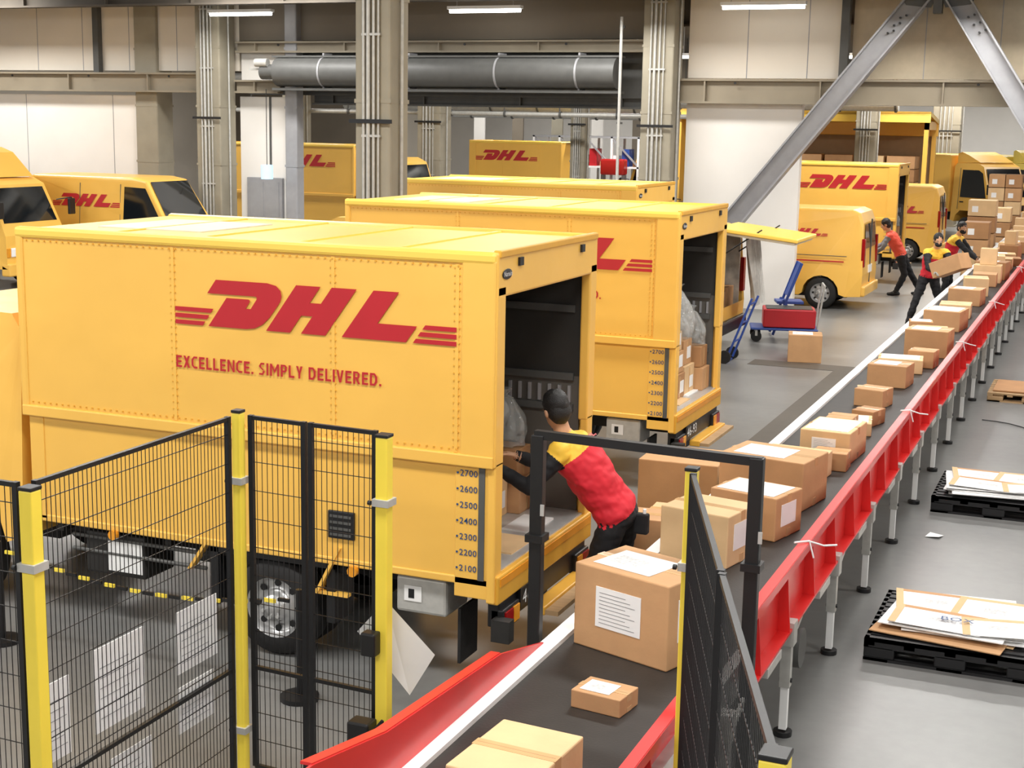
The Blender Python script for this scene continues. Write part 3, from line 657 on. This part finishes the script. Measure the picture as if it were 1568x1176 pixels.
bl=[(-2.13,7.04,.61,.44,.455,-19,CARD,'ftr'),(-2.06,6.20,.26,.2,.09,-8,CARD,'t'),(-2.09,5.16,.38,.52,.2,-4,CARD2,''),
(-2.26,8.82,.48,.42,.34,-12,CARD2,'r'),(-2.12,9.55,.5,.4,.30,-14,CARD,'Tr'),(-2.2,10.45,.66,.5,.36,-10,CARD,'t'),(-2.2,11.25,.5,.38,.2,-5,CARD2,'t'),
(-2.05,12.1,.42,.6,.27,-4,CARD2,'fT'),(-2.1,13.2,.4,.4,.12,8,CARD2,'T'),(-2.1,14.6,.3,.3,.18,-12,CARD,''),(-2.12,15.9,.42,.4,.24,-5,CARD,'t'),(-2.15,16.9,.5,.4,.16,6,CARD2,'T'),
(-2.0,18.3,.52,.45,.33,-4,CARD,'t'),(-2.1,19.4,.4,.4,.2,5,CARD2,''),(-2.08,20.9,.5,.6,.28,-6,CARD,'T'),(-2.1,22.4,.45,.5,.2,3,CARD2,''),(-2.1,24.1,.5,.5,.26,-5,CARD,'t'),(-2.1,25.6,.4,.5,.3,7,CARD2,'')]
for (x,y,w,d,h,r,m,l) in bl: cbox(x,y,BZ,w,d,h,r,m,l)
cbox(-2.12,12.9,BZ,.24,.26,.2,-3,CARD,'')
cbox(-2.2,15.05,BZ,.26,.24,.1,12,CARD2,''); cbox(-1.95,17.35,BZ,.3,.3,.2,-6,CARD,''); cbox(-2.0,13.65,BZ,.22,.28,.14,-15,CARD3,''); cbox(-2.3,19.9,BZ,.3,.3,.22,10,CARD,'T'); cbox(-1.98,11.65,BZ,.28,.22,.15,0,CARD,'')
b=B("parcel_row")
rr=random.Random(3); y=27.0
while y<50:
    w=rr.uniform(.35,.6);d=rr.uniform(.35,.6);h=rr.uniform(.12,.4)
    T=TR(-2.1+rr.uniform(-.08,.08),y+d/2,BZ+.002,rr.uniform(-8,8))
    b.box(-w/2,w/2,-d/2,d/2,0,h,rr.choice((CARD,CARD2,CARD3)),bev=.008,T=T)
    if rr.random()<.5: b.box(-w*.3,w*.2,-d*.3,d*.3,h,h+.003,SHT,T=T)
    if rr.random()<.4: b.box(-w*.3,w*.3,-d*.3,d*.3,h+.004,h+.3,CARD2,bev=.006,T=T)
    y+=d+rr.uniform(.05,.4)
b.done()
cbox(-3.12,11.35,0,.66,.6,.8,2,CARD,'')
cbox(-2.86,10.05,0,.34,.4,.38,-8,CARD); cbox(-2.86,10.05,.382,.32,.36,.3,4,CARD2); cbox(-2.87,9.5,0,.3,.36,.52,0,CARD,'t'); cbox(-2.87,9.5,.524,.28,.32,.26,6,CARD,'')
cbox(-4.2,21.75,0,.5,.45,.42,12,CARD,'t')
def stack(x,y,n,k,w=.5):
    b=B("carton_stack",TR(x,y,0,0)); W=w*k
    for i in range(n): 
        for j in range(k): b.box(-W/2+j*w,-W/2+j*w+w-.02,-.35,.35,.1+i*.42,.5+i*.42,(CARD2,CARD,CARD3)[(i+j)%3],bev=.01); b.box(-W/2+j*w+.1,-W/2+j*w+.25,-.354,-.35,.2+i*.42,.35+i*.42,SHT)
    b.box(-W/2,W/2,-.4,.4,0,.1,WOOD); b.done()
stack(-3.15,39,4,1,.7); stack(-3.25,44,3,2); stack(-3.05,36.6,3,1,.6); stack(-3.25,48,5,2); stack(-.9,44,3,2)
b=B("lattice_guard")
for z in(1.35,1.75): b.box(-1.4,1.5,46,46.06,z,z+.05,REDR)
for i in range(10): b.box(-1.4+i*.3,-1.36+i*.3,46,46.05,1.35,1.8,SHT)
for x in(-1.4,1.45): b.box(x,x+.06,46,46.06,0,1.8,REDR)
b.done()
def pallet(x0,x1,y0,y1,name="plastic_pallet",h=.15,m=None):
    m=m or PLAS; b=B(name); 
    n=int((y1-y0)/.1)
    for i in range(n): yy=y0+i*(y1-y0-.07)/(n-1); b.box(x0,x1,yy,yy+.07,h-.02,h,m)
    for i in range(5): xx=x0+i*(x1-x0-.07)/4; b.box(xx,xx+.07,y0,y1,h-.045,h-.02,m)
    for i in range(3):
        for j in range(3):
            xx=x0+i*(x1-x0-.2)/2; yy=y0+j*(y1-y0-.2)/2; b.box(xx,xx+.2,yy,yy+.2,.02,h-.045,m,bev=.01)
    for i in range(3): xx=x0+i*(x1-x0-.16)/2; b.box(xx,xx+.16,y0,y1,0,.022,m)
    for j in range(3): yy=y0+j*(y1-y0-.16)/2; b.box(x0,x1,yy,yy+.1,0,.02,m)
    if m==PLAS:
        for (a,c,d,e) in((x0,x1,y0,y0+.03),(x0,x1,y1-.03,y1),(x0,x0+.03,y0,y1),(x1-.03,x1,y0,y1)): b.box(a,c,d,e,h-.06,h,m)
    return b.done()
def flats(cx,cy,z,w,d,n,seed,name="flattened_cartons"):
    r=random.Random(seed); b=B(name,TR(cx,cy,z,0))
    for i in range(n):
        T=TR(r.uniform(-.1,.1),r.uniform(-.1,.1),i*.01+.002,r.uniform(-9,9)); ww=w*r.uniform(.65,.9);dd=d*r.uniform(.6,.9)
        m=r.choice((SHT,SHT,CARD2,CARD)) if i<n-4 else SHT
        b.box(-ww/2,ww/2,-dd/2,dd/2,0,.007,m,T=T)
    for i,(dx,dy,ww,dd,rot) in enumerate(((-.2,.2,.5,.42,8),(.2,.15,.5,.5,-5),(-.12,-.2,.6,.4,-3),(.25,-.22,.42,.36,7))):
        T=TR(dx,dy,n*.01+.004+i*.004,rot)@Matrix.Rotation(math.radians((2,-1.5,1,-2)[i]),4,'Y'); b.box(-ww/2,ww/2,-dd/2,dd/2,0,.003,SHT,T=T); b.box(-ww/2,ww/2,dd/2-.05,dd/2,.003,.0045,CARD2 if i%2 else CARD,T=T)
        b.box(-ww/2,-ww/2+.05,-dd/2,dd/2,.0045,.006,CARD2,T=T)
        b.box(-ww*.1,ww*.2,-dd*.1,dd*.1,.003,.004,LBL,T=T)
    return b.done()
pallet(-1.31,-.2,9.38,10.5); flats(-.76,9.95,.15,1.05,1.0,6,2)
b=B("printed_label"); b.text("BOX",(-.86,9.72,.242),X,Y,.07,BLUT,bold=.01); b.done()
pallet(-1.36,-.25,13.5,14.6); flats(-.8,14.05,.15,1.1,1.0,7,5)
pallet(-1.36,-.3,19.6,20.7,name="wooden_pallet",h=.12,m=WOOD)
slab("brown_sheet",-1.3,-.35,19.7,20.6,.121,.14,CARD3)
b=B("paper_scrap"); b.add([V((-1.3,12.6,.004)),V((-1.18,12.58,.02)),V((-1.15,12.7,.006)),V((-1.27,12.74,.012))],[(0,1,2,3)],SHT); b.done()
b=B("floor_cable"); pts=[V((-1.3+.16*i,18.2+.25*math.sin(i*.6)-.16*i,.012)) for i in range(20)]; b.tube(pts,.007,BLK,6); b.done()
b=B("control_cabinet",TR(.35,0,0,0)); b.box(-.6,-.1,21.9,22.4,.1,1.2,BLK,bev=.02)
for i in(-.55,-.2):
    for j in(21.95,22.3): b.cyl((i,j,0),(i,j,.1),.03,RUB,8)
b.box(-.5,-.2,21.88,21.9,.6,.85,STLD); b.done()
fm=mat("dark_floor_strip",C(84,78,70),.5)
b=B("floor_strip"); b.box(-3.62,-3.18,14.0,21,.0005,.004,fm); b.box(-4.9,-3.18,21,21.5,.0005,.004,fm); b.done()  # thin flat strips, darker brown than the floor around them
# ------------------------------------------------------------------ trolleys
b=B("platform_trolley",TR(-4.95,23.7,0,15))
b.box(-.55,.55,-.32,.32,.2,.24,BLU,bev=.02)
for sx in(-.45,.45):
    for sy in(-.25,.25): b.cyl((sx,sy-.02,.09),(sx,sy+.02,.09),.09,RUB,14); b.box(sx-.02,sx+.02,sy-.03,sy+.03,.1,.2,GALV)
b.tube([(.53,-.25,.22),(.62,-.25,.95),(.62,.25,.95),(.53,.25,.22)],.016,GALV,8)
b.box(-.35,.5,-.3,.28,.25,.55,RED,bev=.02); b.box(-.3,.45,-.26,.24,.55,.56,BLK)
b.done()
b=B("folding_chair",TR(-5.0,24.4,0,20))
for s_ in(-1,1):
    b.bar((-.3,s_*.2,.02),(.12,s_*.2,1.25),.04,.04,BLU); b.bar((.25,s_*.18,.02),(-.15,s_*.18,.62),.04,.04,BLU)
b.box(-.25,.2,-.2,.2,.55,.6,BLU,bev=.01); T=Matrix.Translation((.05,0,1.0))@Matrix.Rotation(math.radians(20),4,'Y'); b.box(-.02,.02,-.21,.21,-.34,.26,BLU,bev=.01,T=T); b.done()
b=B("hand_truck",TR(-5.1,21.1,0,0))
b.bar((-.1,-.2,.05),(.25,-.2,1.0),.03,.03,BLU);b.bar((-.1,.2,.05),(.25,.2,1.0),.03,.03,BLU)
for k in(.3,.6,.9): b.bar((-.1+.35*k,-.2,.05+.95*k),(-.1+.35*k,.2,.05+.95*k),.02,.02,BLU)
for s_ in(-1,1): b.cyl((-.12,s_*.24-.02,.1),(-.12,s_*.24+.02,.1),.1,RUB,12)
b.box(-.4,-.1,-.2,.2,.01,.03,BLU); b.done()
# ------------------------------------------------------------------ fence
def wires(b,p0,p1,z0,z1,sv=.03,sh=.15):
    p0=V((*p0,0));p1=V((*p1,0)); d=p1-p0; L=d.length; d.normalize(); n=int(L/sv)
    for i in range(1,n):
        q=p0+d*L*i/n; b.bar(q+Z*z0,q+Z*z1,.0028,.0028,BLK)
    z=z0+sh
    while z<z1-.02: b.bar(p0+Z*z,p1+Z*z,.0035,.0035,BLK,up=Z); z+=sh
def panel(b,p0,p1,z0=.12,z1=2.0,rails=(.12,.67,2.0),sv=.03):
    for z in rails: b.bar((*p0,z),(*p1,z),.02,.02,BLK)
    for q in(p0,p1): b.bar((*q,z0),(*q,z1+.012),.025,.025,BLK)
    wires(b,p0,p1,z0,z1,sv)
def post(b,x,y,top=1.99,w=.065):
    b.box(x-w/2,x+w/2,y-w/2,y+w/2,.01,top,YPOST,bev=.006); b.box(x-w/2-.002,x+w/2+.002,y-w/2-.002,y+w/2+.002,top,top+.015,BLK,bev=.003)
    b.box(x-.08,x+.08,y-.08,y+.08,0,.012,YPOST)
    for z in(.3,1.65): b.box(x-w/2-.012,x+w/2+.012,y-w/2-.012,y+w/2+.012,z,z+.035,GALV); b.cyl((x-w/2-.03,y-w/2-.014,z+.017),(x-w/2-.015,y-w/2-.014,z+.017),.012,BLK,8)
b=B("mesh_fence")
P1=(-3.97,4.49);P2=(-4.02,6.08);P3=(-3.16,6.03)
post(b,*P1); post(b,*P2,top=2.02,w=.05); post(b,*P3)
panel(b,(-4.0,4.56),(-4.03,6.0)); panel(b,(-5.4,4.52),(-4.05,4.5)); 
panel(b,(-3.95,6.09),(-3.63,6.07)); panel(b,(-3.59,6.07),(-3.22,6.05))
b.box(-3.24,-3.16,5.93,6.0,.9,1.02,BLK,bev=.01)
b.box(-3.3,-3.18,5.9,6.0,.42,.56,BLK,bev=.01); b.tube([(-3.18,5.92,.5),(-3.1,5.9,.6),(-3.08,5.9,.5)],.008,BLK,6)
b.done()
b=B("mesh_fence")
Q1=(-1.535,5.68);Q2=(-.61,3.08); post(b,*Q1,w=.05,top=2.08); post(b,*Q2,top=2.08)
d=(V(Q2)-V(Q1)).normalized(); A=lambda t:tuple(V(Q1)+d*t); LL=(V(Q2)-V(Q1)).length
panel(b,A(.06),A(LL/2-.02),z1=2.07,rails=(.12,.7,2.07),sv=.035); panel(b,A(LL/2+.02),A(LL-.06),z1=2.07,rails=(.12,.7,2.07),sv=.035); b.done()
b=B("belt_gate_frame")
for x in(-2.70,-1.535):
    b.box(x-.035,x+.035,6.87,6.93,.01,1.88,BLK,bev=.006); b.box(x-.07,x+.07,6.83,6.97,0,.012,BLK)
    b.box(x-.05,x+.05,6.85,6.95,1.3,1.34,BLK); b.box(x+.03,x+.05,6.86,6.87,1.45,1.51,ALU)
b.bar((-2.72,6.9,1.88),(-1.51,6.9,1.86),.045,.045,BLK); b.done()
b=B("notice_sheets")
for (y,z,w,h) in((5.74,.95,.34,.32),(5.13,.93,.36,.4),(5.72,.60,.3,.24),(4.68,.9,.2,.36),(5.2,.42,.3,.3)):
    b.box(-4.06,-4.055,y-w/2,y+w/2,z-h/2,z+h/2,SHT)
    for k in range(6): b.box(-4.054,-4.0535,y-w*.4,y+w*(.38-.1*(k%3)),z-h*.35+k*h*.12,z-h*.34+k*h*.12,STL)
b.done()
b=B("hanging_sheet")
b.add([V((-3.38,6.16,.93)),V((-3.2,6.13,1.13)),V((-2.97,6.22,.85)),V((-3.1,6.2,.62)),V((-3.18,6.15,.75))],[(0,1,4),(1,2,3,4)],SHT); b.done()
b=B("barrier_chain")
for i in range(22): 
    t=i/22; x=-6.6+t*2.2; z=.62-.12*math.sin(math.pi*t); b.box(x,x+.08,7.2,7.215,z,z+.022,(YPOST,BLK)[i%2])
for x in(-6.65,-4.35): b.cyl((x,7.2,0),(x,7.2,.7),.02,BLK,8); b.cyl((x,7.2,0),(x,7.2,.03),.12,BLK,16)
b.done()
# ------------------------------------------------------------------ people
def loft(rings,n=16):
    vs=[];fs=[]
    for c,a,bb in rings:
        for i in range(n):
            t=2*math.pi*i/n; vs.append(c+a*math.cos(t)+bb*math.sin(t))
    k=len(rings)
    for j in range(k-1):
        for i in range(n): fs.append((j*n+i,j*n+(i+1)%n,(j+1)*n+(i+1)%n,(j+1)*n+i))
    fs.append(tuple(range(n))[::-1]); fs.append(tuple(range((k-1)*n,k*n)))
    return vs,fs
def limb(p0,p1,r0,r1,flat=1.,side=None,steps=10,bulge=0.):
    p0=V(p0);p1=V(p1);d=(p1-p0);L=d.length;d.normalize()
    a=(side-d*side.dot(d)).normalized() if side is not None else d.orthogonal().normalized(); c=d.cross(a); R=[]
    for s_ in(-.9,-.6,-.25): R.append((p0+d*r0*s_*flat,a*r0*math.sqrt(1-s_*s_),c*r0*flat*math.sqrt(1-s_*s_)))
    for i in range(steps+1):
        t=i/steps; r=r0+(r1-r0)*t+bulge*math.sin(math.pi*t); R.append((p0+d*L*t,a*r,c*r*flat))
    for s_ in(.25,.6,.9): R.append((p1+d*r1*s_*flat,a*r1*math.sqrt(1-s_*s_),c*r1*flat*math.sqrt(1-s_*s_)))
    return loft(R)
def person(name,J,fwd,headf=None,top=JRED,sleeve=JBLK,yoke=JYEL,vox=.0075,mask=None,belt=False,gloves=SKIN,backlogo=False,curl=.5,bulk=1.,yk=.70):
    parts=[]
    def add(lab,g): parts.append((lab,g[0],g[1]))
    fwd=V(fwd).normalized()
    pel,che,nk,hd=[V(J[k]) for k in('pelvis','chest','neck','head')]
    sL,sR=V(J['sL']),V(J['sR']); rt=(sR-sL).normalized()
    hipv=(V(J['hR'])-V(J['hL'])).normalized()
    up1=(che-pel).normalized(); q_=bulk
    R=[]
    ctrl=[(pel-up1*.09,.10,.075,hipv),(pel-up1*.03,.165,.12,hipv),(pel+up1*.05,.17*q_,.125*q_,hipv),(pel.lerp(che,.45),.155*q_,.12*q_,hipv.lerp(rt,.4)),(che,.175*q_,.13*q_,rt),(che.lerp(nk,.45),.185*q_,.13*q_,rt),(che.lerp(nk,.78),.165*q_,.108*q_,rt),(nk-(nk-che).normalized()*.01,.085,.07,rt),(nk+(hd-nk)*.12,.058,.058,rt)]
    for i in range(len(ctrl)):
        c,a,bb,ax=ctrl[i]; nx=ctrl[min(i+1,len(ctrl)-1)][0]; pv=ctrl[max(i-1,0)][0]; d=(nx-pv).normalized()
        ax=(ax-d*ax.dot(d)).normalized(); cc=ax.cross(d)
        R.append((c,ax*a,cc*bb))
    R2=[]
    for i in range(len(R)-1):
        for k in range(4):
            t=k/4; t2=t*t*(3-2*t)
            R2.append(tuple(R[i][q].lerp(R[i+1][q],t if q==0 else t2) for q in range(3)))
    R2.append(R[-1]); g=loft(R2,24)
    parts.append(('torso',g[0],g[1]))
    add('neck',limb(nk-(hd-nk)*.1,nk.lerp(hd,.6),.058,.055))
    hf=V(headf or fwd).normalized(); hu=(hd-nk).normalized()*.5+Z*.5; hu=(hu-hf*hu.dot(hf)).normalized(); hr=hf.cross(hu)
    def el(lab,c,A):
        q=B('t'); q.ell(c,A,SKIN,16,12); parts.append((lab,q.v,q.f))
    el('head',hd+hu*.025-hf*.01,(hr*.076,hf*.095,hu*.1)); el('head',hd-hu*.045+hf*.025,(hr*.058,hf*.066,hu*.075))
    el('head',hd-hu*.02+hf*.094,(hr*.013,hf*.022,hu*.026)); el('head',hd+hu*.02+hf*.078,(hr*.05,hf*.014,hu*.012))
    for s_ in(-1,1): el('head',hd+hr*.079*s_-hu*.005-hf*.008,(hr*.012,hf*.02,hu*.033))
    el('head',hd-hu*.063+hf*.078,(hr*.024,hf*.014,hu*.009)); el('head',hd-hu*.1+hf*.066,(hr*.024,hf*.02,hu*.02))
    for k in('L','R'):
        s,e,w=V(J['s'+k]),V(J['e'+k]),V(J['w'+k])
        add('sleeve',limb(s,e,.064*q_,.05)); add('sleeve',limb(e,w,.049,.034,bulge=.003)); add('shoulder',limb(s+(che.lerp(nk,.75)-s)*.5,s,.068*q_,.066*q_))
        hh,kn,an=V(J['h'+k]),V(J['k'+k]),V(J['a'+k])
        add('pants',limb(hh,kn,.098,.064)); add('pants',limb(kn,an,.063,.047,bulge=.006))
        ft=V(J.get('f'+k,fwd)); ft=V((ft.x,ft.y,0)).normalized(); heel=V((an.x,an.y,.045))-ft*.05
        add('shoe',limb(heel,heel+ft*.12,.043,.046)); add('shoe',limb(heel+ft*.1-Z*.008,heel+ft*.21-Z*.012,.046,.034,flat=.9)); add('shoe',limb(an,V((an.x,an.y,.05)),.044,.042))
        hdv=V(J.get('d'+k,(w-e))).normalized(); pn=V(J.get('p'+k,(0,0,-1))); pn=(pn-hdv*pn.dot(hdv)).normalized()
        ac=hdv.cross(pn)*( 1 if k=='L' else -1)
        pc0=w+hdv*.02;pc1=w+hdv*.085
        Rr=[]
        for t in [i/6 for i in range(7)]:
            Rr.append((pc0.lerp(pc1,t),ac*(.028+.014*min(1,t*1.6)),pn*(.019-.006*t)))
        add('hand',loft(Rr,14)); add('hand',limb(w-hdv*.01,w+hdv*.03,.03,.027,flat=.8,side=ac))
        for i,(o,ln) in enumerate(((.032,.068),(.011,.078),(-.011,.072),(-.031,.056))):
            b0=w+hdv*.083+ac*o; c1=math.radians(curl*45); d1=(hdv*math.cos(c1)+pn*math.sin(c1)); d2=(hdv*math.cos(c1*2.2)+pn*math.sin(c1*2.2)); d3=(hdv*math.cos(c1*3)+pn*math.sin(c1*3))
            q1=b0+d1*ln*.42; q2=q1+d2*ln*.33; q3=q2+d3*ln*.25
            add('hand',limb(b0-hdv*.01,q1,.0098,.009,steps=4)); add('hand',limb(q1,q2,.009,.0085,steps=3)); add('hand',limb(q2,q3,.0085,.0075,steps=3))
        t0=w+hdv*.03+ac*.03; t1=t0+(hdv*.7+ac*.6+pn*.35).normalized()*.042; t2=t1+(hdv*.9+ac*.2+pn*.5).normalized()*.034
        add('hand',limb(t0-ac*.01,t1,.014,.0105,steps=4)); add('hand',limb(t1,t2,.0105,.0085,steps=3))
    me=bpy.data.meshes.new("tmp"); vs=[];fs=[];kd_pts=[]
    for lab,v,f in parts:
        o=len(vs); vs+= [tuple(q) for q in v]; fs+= [[o+i for i in ff] for ff in f]; kd_pts+=[(q,lab) for q in v]
    me.from_pydata(vs,[],fs); 
    bm=bmesh.new(); bm.from_mesh(me); bmesh.ops.recalc_face_normals(bm,faces=bm.faces); bm.to_mesh(me); bm.free()
    ob=bpy.data.objects.new("tmp",me); COL.objects.link(ob)
    m=ob.modifiers.new("r","REMESH"); m.mode='VOXEL'; m.voxel_size=vox; m.adaptivity=0
    m=ob.modifiers.new("s","SMOOTH"); m.factor=.5; m.iterations=3
    dg=bpy.context.evaluated_depsgraph_get(); ev=ob.evaluated_get(dg); em=ev.to_mesh()
    kd=KDTree(len(kd_pts))
    for i,(q,l) in enumerate(kd_pts): kd.insert(q,i)
    kd.balance()
    b=B(name); P=[v.co.copy() for v in em.vertices]
    axis=(nk-pel).normalized(); LT=(nk-pel).length
    groups={}
    labs={'head':SKIN,'neck':SKIN,'hand':gloves,'pants':JBLK,'shoe':SHOE}
    for p in em.polygons:
        c=sum((P[i] for i in p.vertices),V())/len(p.vertices); l=kd_pts[kd.find(c)[1]][1]
        if l in('torso','shoulder','sleeve','pants','neck'):
            t=(c-pel).dot(axis)/LT
            k='L' if (c-sL).length<(c-sR).length else 'R'
            s,e,w=V(J['s'+k]),V(J['e'+k]),V(J['w'+k]); ad=(e-s); a=(c-s).dot(ad)/ad.length_squared
            da=(c-s-ad*max(0,min(1,a))).length; wd=w-e; a2=max(0,min(1,(c-e).dot(wd)/wd.length_squared)); db=(c-e-wd*a2).length
            isarm=(a>.15 and da<.085*q_) or db<.06
            if l=='pants' and t<.12: mm=JBLK
            elif l=='neck' and t>1.02: mm=SKIN
            elif isarm: mm=sleeve
            elif t>yk: mm=yoke
            elif t<.0: mm=JBLK
            else: mm=top
        else: mm=labs[l]
        groups.setdefault(mm,[]).append(tuple(p.vertices))
    b.v=[v for v in P]
    for mm,fl in groups.items():
        i=b.idx(mm)
        for f in fl: b.f.append(list(f)); b.mi.append(i); b.sm.append(True)
    clothv=set()
    for mm,fl in groups.items():
        if mm not in(SKIN,gloves,SHOE):
            for f in fl: clothv.update(f)
    for i in clothv:
        v=b.v[i]; nrm=em.vertices[i].normal
        b.v[i]=v+nrm*(.013*noise.noise(V((v.x*7,v.y*7,v.z*14)))+.007*noise.noise(V((v.x*20,v.y*20,v.z*26)))+.004)
    ev.to_mesh_clear(); bpy.data.objects.remove(ob); bpy.data.meshes.remove(me)
    b.ell(hd+hu*.04-hf*.022,(hr*.086,hf*.098,hu*.1),HAIR,26,16,.12)
    b.ell(hd-hu*.01-hf*.045,(hr*.083,hf*.068,hu*.088),HAIR,22,12,.1)
    for s_ in(-1,1):
        b.ell(hd+hf*.082+hr*.03*s_+hu*.002,(hr*.012,hf*.007,hu*.006),SHT,10,6); b.ell(hd+hf*.0875+hr*.03*s_+hu*.002,(hr*.005,hf*.003,hu*.005),BLK,8,6)
        b.ell(hd+hf*.087+hr*.03*s_+hu*.022,(hr*.016,hf*.004,hu*.003),HAIR,8,5)
    b.ell(hd-hu*.062+hf*.089,(hr*.02,hf*.006,hu*.005),mat("lips",C(170,90,84),.5),10,6)
    if mask: b.ell(hd-hu*.055+hf*.045,(hr*.064,hf*.066,hu*.05),mask,16,10); [b.cyl(hd-hu*.03+hf*.06+hr*.05*s_,hd+hr*.085*s_,.003,mask,6) for s_ in(-1,1)]
    if belt:
        b.box(-.05,.05,-.03,.03,-.09,.05,JBLK,bev=.012,T=Matrix.Translation(pel-fwd*.15+Z*-.02)); b.cyl(pel-fwd*.17+Z*.06,pel-fwd*.17+Z*.0,.012,SHT,8)
    if backlogo:
        bk=-fwd; w_=axis; bk=(bk-w_*bk.dot(w_)).normalized(); c=pel+axis*LT*.86+bk*.15*q_; u=(rt).normalized()
        logo(b,c-u*.1,u,(w_*.9-bk*.35).normalized(),.2)
    return b.done()
person("warehouse_worker",dict(pelvis=(-2.88,8.87,.93),chest=(-3.08,8.79,1.22),neck=(-3.24,8.74,1.45),head=(-3.30,8.72,1.63),
 sL=(-3.21,8.56,1.385),sR=(-3.21,8.94,1.385),eL=(-3.36,8.44,1.16),eR=(-3.46,9.02,1.18),wL=(-3.60,8.46,1.26),wR=(-3.64,8.92,1.24),
 hL=(-2.90,8.78,.88),hR=(-2.88,8.96,.88),kL=(-3.03,8.73,.48),kR=(-2.92,8.98,.48),aL=(-3.10,8.74,.09),aR=(-2.84,8.97,.09)),
 (-1,-.02,0),headf=(-1,.75,-.35),belt=True,backlogo=True,vox=.0065,bulk=1.14,yk=.81)
person("warehouse_worker",dict(pelvis=(-3.02,26.85,.90),chest=(-2.98,26.82,1.18),neck=(-2.92,26.76,1.40),head=(-2.88,26.68,1.56),
 sL=(-2.75,26.86,1.34),sR=(-3.06,26.66,1.34),eL=(-2.62,26.72,1.12),eR=(-3.0,26.48,1.08),wL=(-2.52,26.5,1.12),wR=(-2.86,26.3,1.04),
 hL=(-2.94,26.92,.86),hR=(-3.1,26.8,.86),kL=(-2.84,26.95,.47),kR=(-3.2,26.66,.47),aL=(-2.78,27.1,.09),aR=(-3.3,26.62,.09)),
 (.45,-.9,0),headf=(.3,-.9,-.25),mask=JBLK,gloves=GLOV,vox=.01)
b=B("carried_box",Matrix.Translation((-2.6,26.32,1.14))@Matrix.Rotation(math.radians(-25),4,'Z')@Matrix.Rotation(math.radians(-22),4,'Y'))
b.box(-.3,.3,-.18,.18,-.12,.16,CARD,bev=.008); b.box(-.3,.3,-.03,.03,.16,.162,TAPE); b.done()
person("warehouse_worker",dict(pelvis=(-3.05,30.2,.92),chest=(-2.98,30.15,1.2),neck=(-2.88,30.1,1.42),head=(-2.8,30.05,1.58),
 sL=(-2.84,30.27,1.36),sR=(-2.9,29.92,1.36),eL=(-2.66,30.25,1.14),eR=(-2.66,29.82,1.14),wL=(-2.5,30.05,1.0),wR=(-2.45,29.8,1.0),
 hL=(-3.05,30.29,.88),hR=(-3.07,30.1,.88),kL=(-3.0,30.3,.48),kR=(-3.05,30.05,.48),aL=(-3.05,30.35,.09),aR=(-3.1,30.02,.09)),
 (1,-.3,0),headf=(.6,-.7,-.2),mask=JBLK,vox=.012)
person("warehouse_worker",dict(pelvis=(-4.15,31.6,.85),chest=(-4.3,31.55,1.12),neck=(-4.42,31.5,1.34),head=(-4.5,31.45,1.5),
 sL=(-4.4,31.32,1.27),sR=(-4.38,31.68,1.27),eL=(-4.5,31.2,1.02),eR=(-4.6,31.8,1.05),wL=(-4.7,31.25,.9),wR=(-4.8,31.7,.95),
 hL=(-4.15,31.5,.82),hR=(-4.14,31.7,.82),kL=(-4.05,31.48,.46),kR=(-3.95,31.75,.44),aL=(-4.2,31.45,.09),aR=(-3.75,31.85,.09)),
 (-1,-.1,0),headf=(-1,-.1,-.4),top=ORNG,yoke=ORNG,sleeve=mat("sleeve_grey",C(120,120,124),.7),vox=.012)
# ------------------------------------------------------------------ world, camera
w=bpy.data.worlds.new("World"); S.world=w; w.use_nodes=True
w.node_tree.nodes["Background"].inputs[0].default_value=(1,.98,.95,1); w.node_tree.nodes["Background"].inputs[1].default_value=.65  # soft fill added, entering where the hall is left open behind the camera
S.view_settings.view_transform='Standard'; S.view_settings.look='None'; S.view_settings.exposure=0
cd=bpy.data.cameras.new("camera"); cam=bpy.data.objects.new("camera",cd); COL.objects.link(cam); S.camera=cam
cd.sensor_width=36; cd.lens=2206/1568*36; cd.clip_end=300; cd.clip_start=.05
cam.matrix_world=Matrix.Translation((0,0,3.49))@Matrix.Rotation(math.radians(22.51),4,'Z')@Matrix.Rotation(math.radians(90-10.28),4,'X')@Matrix.Rotation(.0183,4,'Z')
